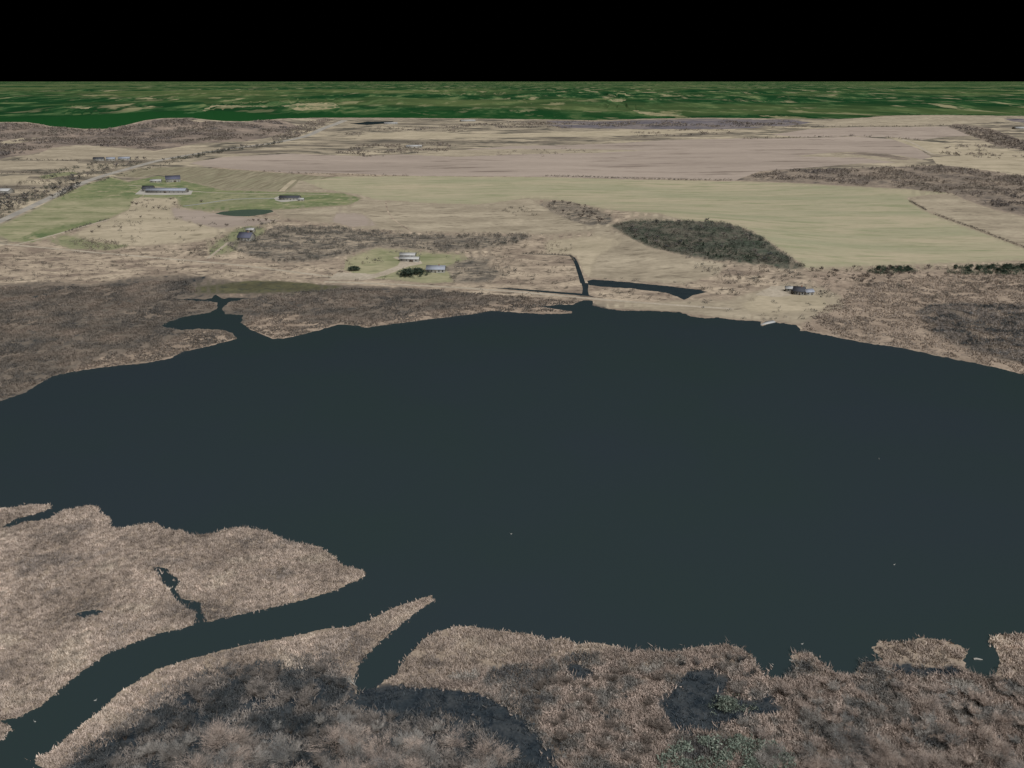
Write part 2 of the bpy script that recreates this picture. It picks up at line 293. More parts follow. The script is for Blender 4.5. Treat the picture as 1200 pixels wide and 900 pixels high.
# the farm on the left
zone('pasture', 'pasture', [(-60,300),(0,264),(32,250),(62,234),(97,217.5),(132,207),(150,213),(172,225),(160,233),(150,246),(127,257),(100,265),(75,272.5),(37,284),(15,283.5),(0,277)], .3, label='pale green pasture beside the highway')
zone('pasture', 'green', [(66,234),(97,218),(130,208),(150,213.5),(172,225),(160,233),(130,232),(100,235)], .8)
zone('pasture', 'green', [(20,281),(50,268),(80,263),(110,257),(126,257),(75,272),(37,284)], .8)
zone('orchard', 'orchard', [(134,206),(160,198),(190,196),(232,196),(290,200),(345,204),(395,208),(350,212),(338,224),(300,223),(262,222),(215,211),(186,205),(160,208)], .4, label='greenish orchard rows behind the barns')
zone('lawn', 'green', [(150,213),(186,206),(216,212),(262,222.5),(338,225),(400,226),(424,232),(410,240),(360,243.5),(320,246),(300,246.5),(270,247),(240,247),(215,243),(203,236),(165,233),(172,225)], .5, label='green farm lawn around the barns')
zone('lawn', 'lawn', [(225,232),(250,226),(330,227),(310,236),(280,240),(240,243),(212,240)], .8)
zone('field', 'light', [(157,233),(165,231),(190,232),(205,231.5),(212,236),(200,243),(160,243),(150,246)], .6)
zone('field', 'light', [(78,279),(100,268),(128,258),(160,241),(205,243),(240,248),(270,252),(300,256),(330,257),(310,263),(275,268),(255,277),(230,283),(170,288),(115,288)], .8, label='dry pale field below the farm lawn')
zone('field', 'pink', [(200,243),(240,248),(300,256),(330,258),(300,264),(255,268),(230,262),(205,255)], .8)
zone('lawn', 'lawn', [(58,283),(75,275),(110,283),(150,288),(130,293),(85,292)], .7)
zone('lawn', 'lawn', [(245,291),(258,281),(275,269),(292,265),(312,267),(305,280),(285,290),(268,296),(245,300)], .8, label='small green garden round the lone house')
# farmyard by the lake
zone('lawn', 'pasture', [(404,305),(440,291),(470,293),(500,296),(545,299),(552,306),(534,312),(530,330),(500,332),(465,328),(430,326),(404,316)], .8, label='farmhouse lawn by the lake')
zone('yard', 'track', [(385,328),(395,319),(440,321),(466,311),(470,305),(460,302),(472,299),(492,304),(495,309),(476,313),(455,322),(430,328)], .6)
zone('brush', 'shrubfloor', [(262,285),(300,278),(325,266),(360,266),(395,268),(430,272),(480,276),(560,276),(625,277),(600,286),(560,292),(525,295),(480,291),(440,289),(400,300),(370,305),(330,308),(295,300)], 1.2, 3, 'grey brush thicket above the farmyard')
zone('brush', 'shrubfloor', [(520,313),(545,304),(580,300),(570,310),(590,320),(575,330),(535,332)], 1.5)
# copses
zone('copse', 'copsefloor', [(716,263),(740,258.5),(800,258.5),(850,261),(880,271),(905,286),(928,304),(945,313),(925,316),(900,311),(860,307),(822,303),(790,296),(760,289),(735,276)], 1.7, 3, 'dark wooded knoll below the green field')
zone('copse', 'shrubfloor', [(630,239),(645,236),(662,236),(690,243),(705,247),(720,256),(715,262),(690,265),(672,260),(652,250)], 1.6)
zone('field', 'beige', [(700,262),(735,277),(760,290),(790,297),(822,304),(850,308),(840,322),(800,333),(740,329),(692,326),(684,312),(676,298),(690,280)], 1.0, 3, 'dry knoll slope above the canal')
zone('field', 'light', [(640,282),(700,276),(730,283),(700,300),(690,326),(684,320),(676,300),(640,296)], .9)
# right shore
zone('lawn', 'beige', [(800,352),(850,352),(890,340),(925,332),(960,337),(1000,352),(985,362),(955,372),(935,380),(905,375),(890,376),(862,374),(840,371),(815,369),(797,365),(700,360),(698,353),(760,355)], .6)
zone('lawn', 'light', [(868,356),(890,346),(930,344),(955,346),(985,352),(965,362),(935,366),(905,368),(880,366)], .9)
zone('yard', 'track', [(885,345),(905,335),(922,335),(935,343),(925,347),(905,348)], .5)
zone('marsh', 'marshtan', [(940,318),(1200,318),(1420,330),(1460,505),(1300,462),(1200,439.5),(1135,424.5),(1060,408.5),(1009,401.5),(970,393.5),(938,387),(955,372),(990,360),(985,345),(960,334)], .3, 4, 'tan marsh along the right shore')
zone('thicket', 'marshfar', [(1070,366),(1090,357),(1130,354),(1160,357),(1330,362),(1420,370),(1440,470),(1300,448),(1200,426),(1160,418),(1130,408),(1100,395),(1085,385),(1092,376)], 1.6, 4, 'dark grey shrub swamp on the right shore')
# left shore marshes
zone('marsh', 'marshfar', [(-420,350),(-200,336),(0,334),(60,330),(110,334),(160,325),(215,322),(280,330),(400,334),(480,337),(560,345),(640,350),(690,352),(720,366),(640,400),(300,420),(0,480),(-420,580)], 1.2, 4, 'grey brown marsh along the far left shore')
zone('marsh', 'marshtan', [(70,440),(120,418),(170,408),(205,396),(215,388),(233,386),(263,388),(277,397),(262,402),(240,408),(213,413),(200,421),(140,430)], 1.4)
zone('marsh', 'marshtan', [(285,379),(305,372),(335,366),(350,368),(355,376),(390,378),(440,374),(500,366),(560,358),(590,352),(640,350),(690,352),(700,372),(576,372),(480,384),(428,390),(397,386),(340,402),(318,400),(293,388)], 1.4)
zone('marsh', 'marshtan', [(252,346),(275,344),(290,345),(285,348),(260,348)], .4)
zone('sedge', 'olive', [(215,338),(250,334),(290,329),(330,329),(370,333),(400,336),(380,341),(320,343),(260,344),(225,343)], .8, 3, 'olive flooded sedge behind the left inlet')
zone('marsh_hollow', 'marshwet', [(190,333),(210,329),(235,325),(243,322),(240,327),(220,332),(215,337),(225,341),(200,337)], .8)
zone('marsh_hollow', 'marshwet', [(285,367),(310,363),(335,362),(355,359),(340,364),(318,366),(295,369)], .4)
zone('marsh_hollow', 'marshwet', [(335,352),(350,350),(362,354),(350,357),(340,355)], .6)
zone('marsh_hollow', 'marshwet', [(36,398),(60,396),(82,397),(85,399),(60,400),(42,402)], .5)
zone('marsh_hollow', 'marshwet', [(36,349),(48,344),(62,345),(60,350),(44,353)], .7)
zone('marsh_hollow', 'marshwet', [(122,334),(138,332),(155,333),(140,335)], .4)
# canal and ditches
zone('canal', 'pool', [(688,329),(694,327.5),(730,330),(780,335),(820,339.5),(830,342),(812,346),(802,351.5),(795,348),(780,343),(740,338),(705,336),(690,334)], .4, 2, 'dark canal behind the lake shore')
ribbon('ditch', 'pool', [(612,297.5),(640,298),(668,299.5),(672,302),(676,310),(680,322),(683,332)], 2.4, 'thin dark ditch bending to the canal', 4.5, 0)
zone('ditch', 'pool', [(681,331),(690,332),(689,340),(690,346),(700,349),(688,347),(676,346),(640,343),(600,339.5),(572,337),(600,337.8),(640,340.8),(682,344),(683,338)], .2, 2)
ribbon('track', 'track', [(380,330),(430,333),(500,333.5),(545,335.5),(600,340.5),(640,344.5),(690,350.5),(740,355),(800,360),(860,362)], 5.0, 'pale track along the far shore')
ribbon('track', 'track', [(-60,282),(10,286),(60,291),(110,295),(150,300),(220,305),(300,312),(370,322),(400,326)], 4.5, 'pale lane behind the marsh')
# water
LAKEID = zone('lake', 'lake', LAKE, .75, 1.6, 'dark still lake', .16)
zone('pond', 'pond', [(252,250.5),(260,248),(280,246),(300,245.2),(318,246),(321,248),(310,251),(292,253.5),(275,253.3),(262,252)], .1, 2, 'green farm pond below the driveway')
zone('far_lake', 'lake', [(410,145),(430,142.5),(462,142),(455,144.5),(430,146.5)], .2, 2, 'small dark lake near the skyline')
zone('heath', 'bluestrip', [(1176,139),(1200,139),(1300,140),(1300,144),(1200,143.5),(1185,142)], .2)
# foreground
SW_L = [(60,910),(95,880),(140,850),(175,822),(215,798),(260,782),(320,775),(370,768),(395,775),(408,795),(420,815),(436,820),(470,800),(520,808),(575,815),(620,845),(650,885),(660,940),(640,1150),(-100,1150),(20,960)]
SW_R = [(560,800),(640,790),(700,775),(760,785),(790,795),(850,772),(880,785),(900,800),(960,792),(1000,794),(1060,780),(1120,785),(1165,799),(1200,790),(1700,760),(1700,1150),(640,1150),(660,940),(650,885),(620,845)]
zone('swamp_floor', 'swampdark', SW_L, 1.5, 4, 'dark swamp floor of wet ground and painted shade on the near left bank')
zone('swamp_floor', 'swamp', SW_R, 1.5, 4, 'brown swamp floor on the near shore')
zone('wet_painted_shade', 'swampdark', [(425,812),(446,802),(470,803),(520,808),(560,812),(590,826),(622,848),(650,885),(662,915),(630,905),(600,880),(568,852),(520,836),(480,834),(440,838),(400,830)], 4.5, 2, None, .09)  # tree shadows painted as dark wet floor, here and in the next patches
zone('wet_painted_shade', 'swampdark', [(770,825),(788,804),(812,784),(842,782),(858,798),(846,812),(872,820),(912,812),(918,834),(874,842),(840,856),(800,862),(780,844)], 4.5, 2, None, .09)
zone('wet_painted_shade', 'swampdark', [(660,780),(680,776),(700,785),(690,798),(668,795)], 4.5, 2, None, .09)
zone('wet_painted_shade', 'swampdark', [(1036,776),(1060,778),(1090,784),(1125,780),(1128,790),(1090,795),(1050,788)], 4.5, 2, None, .09)
zone('marsh_pond', 'pool', [(86,720),(95,717),(108,714.5),(118,715),(124,718),(114,721),(98,724),(90,723)], .5, 2, 'small dark pool in the left reed bed')
REED = [(-420,1090),(-420,700),(-200,640),(-60,604),(0,596),(30,592),(60,591),(58,596),(40,603),(20,607),(0,618),(12,619),(27,612),(57,609),(70,600),(90,595),(105,592),(117,595),(115,600),(130,607),(129,617),(140,620),(160,616),(182,612),(192,620),(212,621),(222,626),(237,627),(268,620),(288,618),(313,623),(333,633),(353,637),(376,642),(393,654),(403,664),(425,668),(428,675),(395,691),(325,710),(242,729),(227,733),(187,742),(155,754),(128,764),(105,780),(82,797),(47,828),(20,840),(0,845),(13,854),(0,866),(-150,862),(-420,880)]
# order: these reed beds lie below the lake in priority, so insert before it
def before(k, z): Z.insert(k, Z.pop()); return k
zone('marsh', 'marsh', [(-420,1090),(-420,690),(-60,590),(60,580),(300,605),(440,665),(440,690),(240,740),(80,830),(30,900)], 0, 6, 'tan reed bed on the near left'); before(LAKEID, None); LAKEID += 1
zone('marsh', 'marsh', [(30,910),(30,880),(160,780),(350,735),(515,690),(520,705),(470,770),(500,730),(540,725),(700,740),(1000,735),(1700,725),(1700,830),(1000,830),(600,850),(400,860),(100,930)], 0, 6, 'tan reed fringe on the near shore'); before(LAKEID, None); LAKEID += 1
# far tan fields and lanes
zone('far_field', 'tanfar', [(710,117.5),(716,116),(728,115.8),(734,117.3),(728,119),(715,119.5)], .7, 1.5, None, .3)
zone('far_field', 'tanfar', [(740,129),(760,131),(780,134),(800,133),(795,136),(770,136),(750,133)], .7, 1.5, None, .3)
zone('far_field', 'tanfar', [(82,126.5),(95,124.5),(110,125.5),(102,127.5)], .7, 1.5, None, .3)
zone('far_field', 'tanfar', [(330,124),(350,121),(390,120),(398,126),(375,128.5),(350,129.5)], .7, 1.5, None, .3)
zone('far_field', 'tanfar', [(215,132.5),(238,129),(248,123.5),(310,123.6),(312,124.6),(250,124.8),(242,130),(225,133)], .7, 1.5, None, .3)
# roads last
ribbon('road', 'road', [(-60,289),(-30,273),(0,259),(30,245),(55,233.5),(90,217),(120,206),(150,197.5),(187,187.5),(230,180),(277,173),(320,168),(345,163),(360,159),(375,152),(392,146),(404,141)], 11, 'grey highway running from the lower left to the skyline', 26)
ribbon('track', 'track', [(18,287),(40,284.5),(62,277.5),(82,270),(102,263),(128,257)], 4, 'farm track beside the green pasture')
ribbon('driveway', 'drive', [(215,241.5),(235,242.5),(250,238),(258,233),(268,231),(300,233.5),(322,232.5)], 7, 'grey driveway curving past the pond')
ribbon('track', 'track', [(150,217),(180,217),(230,226),(290,226.5),(340,227),(385,228)], 5, 'pale farm lane past the barns')
zone('yard', 'yard', [(158,227.6),(165,222),(172,220),(226,223.5),(224,228),(190,228.6),(165,228)], .1, 2, 'pale concrete barn yard')
zone('yard', 'yard', [(321,232),(326,230),(352,232.5),(358,234.5),(330,236.8),(323,235)], .1, 2)
ribbon('track', 'track', [(243,303),(256,294),(268,284)], 3.5)
ribbon('track', 'light', [(330,224),(338,216),(345,211)], 9)
ribbon('track', 'track', [(1094,181),(1075,170),(1058,163)], 9)
ribbon('track', 'scrub', [(452,236),(453,246),(458,256),(480,270)], 2.2)

# ------------------------------------------------------------------ triangulate the land once, split it by cover
def build_land():
    vs = []; es = []
    us = np.arange(-520, 1721, 11.0)
    rows = np.concatenate([np.arange(95.9, 142, .5), np.arange(142, 165, 1.5), np.arange(165, 350, 4.0), np.arange(350, 1161, 10.0)])
    for v in rows:
        for u in us: vs.append((u, v))
    for z in Z:
        n0 = len(vs); q = z['v']; n = len(q)
        q = np.stack([np.clip(q[:, 0], -520, 1720), np.clip(q[:, 1], 95.6, 1160)], 1)
        vs.extend(map(tuple, q)); es.extend((n0 + i, n0 + (i + 1) % n) for i in range(n))
    V, E, F, _, _, _ = delaunay_2d_cdt([Vector(p) for p in vs], es, [], 0, 1e-3)
    V = np.array([(p.x, p.y) for p in V]); F = np.array([f for f in F if len(f) == 3])
    C = V[F].mean(1); zid = np.full(len(F), -1)
    for i, z in enumerate(Z): zid[inside(C, z['v'])] = i
    x, y = flat(V[:, 0], V[:, 1]); P = np.stack([x, y, hgt(x, y)], 1)
    HARD = ('lake', 'canal', 'pond', 'ditch', 'marsh_pond', 'road', 'track', 'yard', 'driveway', 'wet_painted_shade_open', 'far_plain', 'far_lake')
    soft = np.array([z['name'] not in HARD and M[z['mat']].name in MEAN for z in Z])
    mean = np.array([MEAN.get(M[z['mat']].name, (0, 0, 0)) for z in Z])
    zmin = np.full(len(V), 999); zmax = np.full(len(V), -1); tone = np.zeros((len(V), 4)); cnt = np.zeros(len(V)); hard = np.zeros(len(V), bool)
    for k in range(3):
        i = F[:, k]; np.minimum.at(zmin, i, zid); np.maximum.at(zmax, i, zid); np.add.at(tone[:, :3], i, mean[zid]); np.add.at(cnt, i, 1); np.logical_or.at(hard, i, ~soft[zid])
    tone[:, :3] /= np.maximum(cnt, 1)[:, None]; tone[:, 3] = ((zmin != zmax) & ~hard) * sst(196, 225, V[:, 1])
    a = P[F]; nz = np.cross(a[:, 1] - a[:, 0], a[:, 2] - a[:, 0])[:, 2]; F[nz < 0] = F[nz < 0][:, ::-1]
    for i, z in enumerate(Z):
        f = F[zid == i]
        if not len(f): continue
        used, inv = np.unique(f, return_inverse=True)
        o = mesh_np(z['name'], P[used], inv.reshape(-1, 3), M[z['mat']], smooth=True)
        o.data.attributes.new('border', 'FLOAT_COLOR', 'POINT').data.foreach_set('color', tone[used].ravel().astype(np.float32))
        o['kind'] = 'structure'
        if z['label']: o['label'] = z['label']
def mesh_data(name, V, F, mat, smooth=False):
    me = bpy.data.meshes.new(name); V = np.asarray(V, np.float32); F = np.asarray(F, np.int32)
    me.vertices.add(len(V)); me.vertices.foreach_set('co', V.ravel())
    k = F.shape[1]; me.loops.add(F.size); me.loops.foreach_set('vertex_index', F.ravel())
    me.polygons.add(len(F)); me.polygons.foreach_set('loop_start', np.arange(0, F.size, k, dtype=np.int32))
    me.polygons.foreach_set('loop_total', np.full(len(F), k, np.int32))
    if smooth: me.polygons.foreach_set('use_smooth', np.ones(len(F), bool))
    me.update(calc_edges=True); me.validate(); me.materials.append(mat); return me
def link(name, me, parent=None):
    o = bpy.data.objects.new(name, me); col.objects.link(o)
    if parent: o.parent = parent
    return o
def mesh_np(name, V, F, mat, parent=None, smooth=False): return link(name, mesh_data(name, V, F, mat, smooth), parent)
def tag(o, label, cat=None, group=None, kind=None):
    o['label'] = label
    if cat: o['category'] = cat
    if group: o['group'] = group
    if kind: o['kind'] = kind
    return o
build_land()

# ------------------------------------------------------------------ scattering
WZ = [z['w'] for z in Z]; NAMES = [z['name'] for z in Z]
WET = [i for i, n in enumerate(NAMES) if n in ('lake', 'canal', 'pond', 'ditch', 'marsh_pond', 'road', 'track', 'yard', 'wet_painted_shade')]
def scatter(px, density, dry=True, rough=1.5, keep=None):
    w = ground(resample(px, 4, rough)); lo, hi = w.min(0), w.max(0); n = int(np.prod(hi - lo) * density)
    P = rng.uniform(lo, hi, (n, 2)); P = P[inside(P, w)]
    if dry:
        for i in WET: P = P[~inside(P, WZ[i])]
    return P
def resample(px, step, amp):
    p = np.array(px, float); out = []
    for a, b in zip(p, np.roll(p, -1, 0)):
        n = max(1, int(math.hypot(*(b - a)) / step))
        for k in range(n):
            s = a + (b - a) * k / n; nv = mnoise.noise_vector(Vector((s[0] * .07, s[1] * .11, 5.5)))
            out.append((s[0] + nv.x * amp * 2.5, s[1] + nv.y * amp))
    return out
def spill(P, s): return P + rng.normal(0, s, P.shape)
def lift(P): return np.column_stack([P, hgt(P[:, 0], P[:, 1])])
def clumpy(P, size, lo, seed=0.0):
    k = np.array([mnoise.noise(Vector((p[0] / size, p[1] / size, seed))) for p in P]); return P[k > lo]
def blades(P, n, h, w, lean, jitter):
    """n blades per tuft: thin upright triangles"""
    B = np.repeat(P, n, 0); m = len(B)
    B = B + np.column_stack([rng.normal(0, jitter, (m, 2)), np.zeros(m) - .03])
    a = rng.uniform(0, 2 * math.pi, m); d = np.column_stack([np.cos(a), np.sin(a), np.zeros(m)])
    ww = (w * rng.uniform(.6, 1.4, m))[:, None]; hh = h * rng.uniform(.55, 1.3, m)
    b = rng.uniform(0, 2 * math.pi, m); l = lean * rng.uniform(.2, 1.2, m) * hh
    tip = B + np.column_stack([np.cos(b) * l, np.sin(b) * l, hh])
    V = np.stack([B - d * ww, B + d * ww, tip], 1).reshape(-1, 3)
    return V, np.arange(len(V)).reshape(-1, 3)
def cards(P, n, rx, h, size, aspect=.5, top=.35):
    """n loose flakes in a domed crown over each point"""
    B = np.repeat(P, n, 0); m = len(B)
    sc = np.repeat(rng.uniform(.7, 1.3, len(P)), n)
    d = rng.normal(0, 1, (m, 3)); d /= np.linalg.norm(d, axis=1)[:, None]; d[:, 2] = np.abs(d[:, 2]); r = rng.uniform(.5, 1.0, m)
    c = B + np.column_stack([d[:, 0] * r * rx * sc, d[:, 1] * r * rx * sc, (top + (1 - top) * d[:, 2] * r) * h * sc])
    a = rng.normal(0, 1, (m, 3)); a /= np.linalg.norm(a, axis=1)[:, None]
    b = np.cross(a, rng.normal(0, 1, (m, 3))); b /= np.linalg.norm(b, axis=1)[:, None]
    s = (size * rng.uniform(.6, 1.4, m))[:, None]
    V = np.stack([c - b * s * aspect, c + b * s * aspect, c + a * s * 1.6], 1).reshape(-1, 3)
    return V, np.arange(len(V)).reshape(-1, 3)
VM = {
 'greyscrub': veg('grey_scrub_twigs', [(78, 78, 74), (100, 96, 90), (120, 113, 104), (68, 72, 68)], patch=[(70, 76, 70), (98, 94, 88), (122, 112, 102)], size=24, mott=(6, .25)),
 'shadebrush': veg('wet_shade_twigs', [(44, 54, 64), (56, 67, 76), (74, 82, 88), (38, 48, 56)], mott=(2, .25)),  # blue-grey twigs darkened to carry the painted tree shade
 'darkgreen': veg('evergreen_brush', [(50, 64, 54), (66, 82, 64), (82, 90, 74)], mott=(4, .2)),
 'reed': veg('reed_stalks', [(156, 138, 124), (164, 146, 131), (174, 156, 140), (160, 142, 128), (184, 167, 151)], patch=[(122, 112, 106), (160, 142, 128), (170, 151, 137), (182, 166, 147)], size=18, mott=(2.6, .36)),
 'reedfar': veg('marsh_sedge', [(84, 80, 74), (112, 101, 90), (134, 118, 103), (98, 90, 84), (146, 131, 116)], patch=[(76, 76, 75), (106, 97, 88), (134, 117, 103)], size=26, mott=(4, .2)),
 'reedtan': veg('tan_sedge_blades', [(126, 112, 100), (154, 137, 121), (170, 152, 135), (114, 103, 94)], patch=[(116, 106, 97), (166, 148, 131)], size=30, mott=(4, .2)),
 'brush': veg('swamp_brush', [(104, 95, 89), (132, 118, 108), (156, 138, 125), (116, 112, 106), (168, 152, 138)], patch=[(52, 64, 72), (112, 111, 107), (182, 159, 144), (146, 128, 117), (160, 155, 146)], size=13, mott=(1.8, .25)),
 'dusk': veg('grey_twigs', [(60, 64, 68), (88, 87, 87), (112, 106, 102), (74, 76, 76)], patch=[(46, 57, 62), (82, 86, 88), (150, 138, 128), (120, 112, 106)], size=12, mott=(2, .25)),
 'twig': veg('bare_twigs', [(92, 84, 77), (116, 104, 95), (140, 126, 115), (80, 75, 72)], mott=(3, .2)),
 'twigpink': veg('pinkish_twigs', [(150, 134, 125), (174, 155, 143), (190, 172, 160), (132, 122, 116)], patch=[(118, 112, 108), (164, 146, 134), (192, 170, 154), (150, 140, 130)], size=9, mott=(3, .22)),
 'twigpale': veg('pale_twigs', [(138, 135, 131), (166, 160, 154), (118, 117, 114)], patch=[(104, 108, 110), (150, 145, 138), (178, 168, 158)], size=9, mott=(3, .22)),
 'conifer': veg('conifer_needles', [(48, 62, 51), (64, 80, 62), (42, 54, 48), (74, 88, 68)], mott=None),
 'cedar': veg('pale_evergreen', [(98, 112, 98), (116, 128, 112), (82, 96, 86), (134, 138, 122)], mott=(3, .25)),
 'hillwood': veg('hill_wood_crowns', [(98, 89, 83), (120, 108, 100), (136, 122, 112), (86, 82, 80), (148, 134, 121)], patch=[(88, 84, 84), (124, 112, 103), (112, 104, 92), (140, 124, 110)], size=150, mott=(30, .2)),
 'scrubby': veg('scrub_twigs', [(86, 78, 70), (112, 101, 90), (130, 116, 103), (76, 74, 68)], patch=[(72, 76, 70), (104, 96, 86), (132, 118, 102)], size=30, mott=(8, .2)),
 'knoll': veg('knoll_wood_crowns', [(74, 74, 70), (98, 92, 84), (62, 70, 60), (112, 104, 94)], patch=[(48, 62, 50), (74, 78, 70), (106, 97, 88)], size=30, mott=(8, .25)),
 'bark': plain('bark', (92, 82, 74), 1, .25, .5),
 'deadwood': plain('bleached_wood', (150, 147, 141), .9, .15, .4),
}
def stuff(name, VF, mat, label): return tag(mesh_np(name, VF[0], VF[1], VM[mat]), label, kind='stuff')
def cat_vf(*vfs):
    V = []; F = []; n = 0
    for v, f in vfs: V.append(v); F.append(f + n); n += len(v)
    return np.concatenate(V), np.concatenate(F)

# near reeds
P = lift(np.concatenate([spill(clumpy(scatter(REED, 4.8), 3.0, -.38, 1.1), .35), spill(scatter(REED, .4), 1.2)])); stuff('reeds', blades(P, 3, .7, .2, .9, .3), 'reed', 'dense tan reeds covering the near left bank')
TONGUE = [(50,912),(44,889),(60,880),(85,860),(120,833),(163,799),(216,776),(292,757),(350,746),(408,737),(432,729),(464,713),(493,703),(508,698),(508,704),(490,716),(467,734),(446,752),(421,776),(414,797),(405,800),(395,786),(370,782),(320,788),(260,796),(215,812),(175,836),(140,862),(95,892)]
P = lift(np.concatenate([spill(clumpy(scatter(TONGUE, 4.8, rough=.6), 3.0, -.38, 1.5), .4), spill(scatter(TONGUE, .5), 1.2)])); stuff('reeds', blades(P, 3, .7, .2, .9, .3), 'reed', 'tan reeds on the narrow tongue of land')
FRINGE = [(440,815),(464,792),(481,766),(505,744),(537,735),(592,741),(657,748),(717,758),(775,765),(850,756),(870,762),(885,775),(850,775),(790,795),(760,780),(700,775),(640,800),(600,835),(560,812),(500,806)]
P = lift(spill(clumpy(scatter(FRINGE, 4.5, rough=.6), 4, -.3, 2.2), .6)); stuff('reeds', blades(P, 3, .85, .2, .9, .3), 'reed', 'tan reed fringe along the near shore')
ISL = [(1030,752),(1060,754),(1082,748),(1107,752),(1134,764),(1128,775),(1100,778),(1060,776),(1034,772),(1024,759)]
P = lift(spill(clumpy(scatter(ISL, 4.5, rough=.8), 3, -.25, 2.7), .7)); stuff('reeds', blades(P, 3, .9, .2, .9, .3), 'reed', 'tan reed clump standing off the right shore')
ISR = [(1160,751),(1168,745),(1200,743),(1330,746),(1330,800),(1200,800),(1172,795),(1172,775)]
P = lift(spill(clumpy(scatter(ISR, 4.0, rough=.8), 3, -.3, 2.9), .6)); stuff('reeds', blades(P, 3, .9, .2, .9, .3), 'reed', 'tan reed clump at the right edge')
# brush of the near swamp
BR = [(470,812),(540,792),(640,772),(720,762),(790,766),(850,758),(872,765),(892,790),(922,795),(932,768),(950,766),(966,781),(1000,793),(1010,778),(1036,778),(1060,780),(1120,783),(1170,800),(1250,790),(1400,790),(1400,960),(620,960),(650,885),(600,850)]
P = np.concatenate([spill(clumpy(scatter(BR, 2.6), 5, -.32, 3.0), .5), spill(scatter(BR, .3), 2.2)]); stuff('brush', cat_vf(blades(lift(P), 4, 1.3, .13, 1.1, .5), cards(lift(P[::2]), 5, .8, 1.3, .38, .35)), 'brush', 'tangled brown brush along the near right shore')
P = np.concatenate([spill(clumpy(scatter(SW_L, 1.8), 6, -.2, 7.0), .5), spill(scatter(SW_L, .2), 2.2)]); stuff('brush', cat_vf(blades(lift(P), 4, 1.3, .13, 1.1, .5), cards(lift(P[::2]), 4, .8, 1.3, .38, .35)), 'dusk', 'dusky grey brush on the near left bank')
for w_, lb in [([(425,812),(446,802),(470,803),(520,808),(560,812),(590,826),(622,848),(650,885),(662,915),(630,905),(600,880),(568,852),(520,836),(480,834),(440,838),(400,830)], 'dark blue grey brush painted as tree shade beside the narrow inlet'), ([(770,825),(788,804),(812,784),(842,782),(858,798),(846,812),(872,820),(912,812),(918,834),(874,842),(840,856),(800,862),(780,844)], 'dark blue grey brush painted as tree shade right of centre'),
               ([(650,785),(680,774),(708,785),(690,800),(660,798)], 'dark brush painted as a small patch of tree shade behind the reed fringe'), ([(1036,776),(1060,778),(1090,784),(1125,780),(1128,790),(1090,795),(1050,788)], 'dark wet brush with painted shade below the right-hand reed clump')]:
    P = clumpy(scatter(w_, .9, False), 3, -.1, 4.4); stuff('brush', blades(lift(P), 4, .9, .12, 1.2, .5), 'shadebrush', lb)
P = clumpy(scatter([(770,892),(800,874),(850,866),(905,874),(930,892),(920,925),(780,930)], 1.6, False), 5, -.2, 8.8); stuff('brush', cards(lift(P), 8, .9, 2.3, .45, .4), 'cedar', 'low pale green brush at the bottom edge of the near shore')
P = clumpy(scatter([(826,832),(840,818),(858,812),(880,822),(884,834),(860,840),(838,840)], 1.2, False), 3, -.15, 3.8); stuff('brush', cards(lift(P), 7, .9, 1.6, .4, .4), 'cedar', 'pale green brush patch in the dark painted shade right of centre')
# far marsh sedge
FM = [(-60,336),(0,336),(110,336),(215,326),(230,342),(200,349),(250,354),(254,361),(215,370),(187,382),(213,388),(263,388),(276,397),(213,412),(200,420),(100,433),(50,447),(0,470),(-120,500),(-250,520)]
P = clumpy(scatter(FM, .9), 9, -.25, 1.0); stuff('sedge_tufts', blades(lift(P), 3, 1.0, .32, .8, .5), 'reedfar', 'grey brown sedge tufts on the far left marsh')
FM2 = [(262,357),(290,350),(320,345),(400,338),(520,340),(600,347),(680,353),(660,358),(632,360),(650,363),(668,366),(590,365),(553,368),(473,378),(428,384),(397,380),(337,396),(318,396),(293,385),(285,369)]
P = clumpy(scatter(FM2, .7), 10, -.2, 2.0); stuff('sedge_tufts', blades(lift(P), 3, 1.0, .34, .8, .5), 'reedfar', 'grey brown sedge tufts between inlet and dike')
FM3 = [(950,372),(985,350),(1000,335),(1100,322),(1250,322),(1250,450),(1200,438),(1135,423),(1060,407),(1009,400),(970,392),(940,386)]
P = clumpy(scatter(FM3, .5), 12, -.2, 4.0); stuff('sedge_tufts', blades(lift(P), 3, 1.0, .34, .8, .5), 'reedtan', 'tan sedge tufts on the right shore')
FM4 = [(1072,368),(1090,358),(1160,358),(1280,362),(1280,445),(1200,426),(1130,408),(1090,388)]
P = clumpy(scatter(FM4, .35), 14, -.25, 5.0); stuff('thicket', cards(lift(P), 8, 1.3, 2.0, .7, .25), 'dusk', 'dark grey shrub thicket in the right-hand swamp')
# woods in the middle and far distance, read as masses
RW = [(872,208),(920,200),(1000,198),(1060,196),(1100,195),(1165,202),(1200,208),(1300,218),(1300,275),(1200,252),(1130,232),(1060,220),(1000,217),(930,213)]
P = clumpy(scatter(RW, .02), 45, -.04, 6.0); stuff('woodland', cards(lift(P), 14, 3.5, 4.5, 1.5, .3), 'hillwood', 'bare brown wood behind the pale green field')
HW = [(-200,185),(-200,150),(0,145),(45,147),(100,153),(125,153),(145,149),(190,141),(225,140.5),(265,144),(325,142),(340,150),(310,160),(240,166),(180,175),(125,171),(95,169),(60,172),(30,179),(0,184)]
P = clumpy(scatter(HW, .011), 100, -.03, 8.0); stuff('woodland', cards(lift(P), 9, 5.0, 5.0, 2.6, .35), 'hillwood', 'bare brown wood covering the left ridge')
MW = [(560,145),(640,143),(760,143),(850,142),(930,142),(940,146),(860,149),(700,149),(600,151),(520,149)]
P = clumpy(scatter(MW, .004), 160, -.05, 9.0); stuff('woodland', cards(lift(P), 7, 6.0, 5.0, 3.0, .35), 'hillwood', 'thin bare wood on the middle skyline')
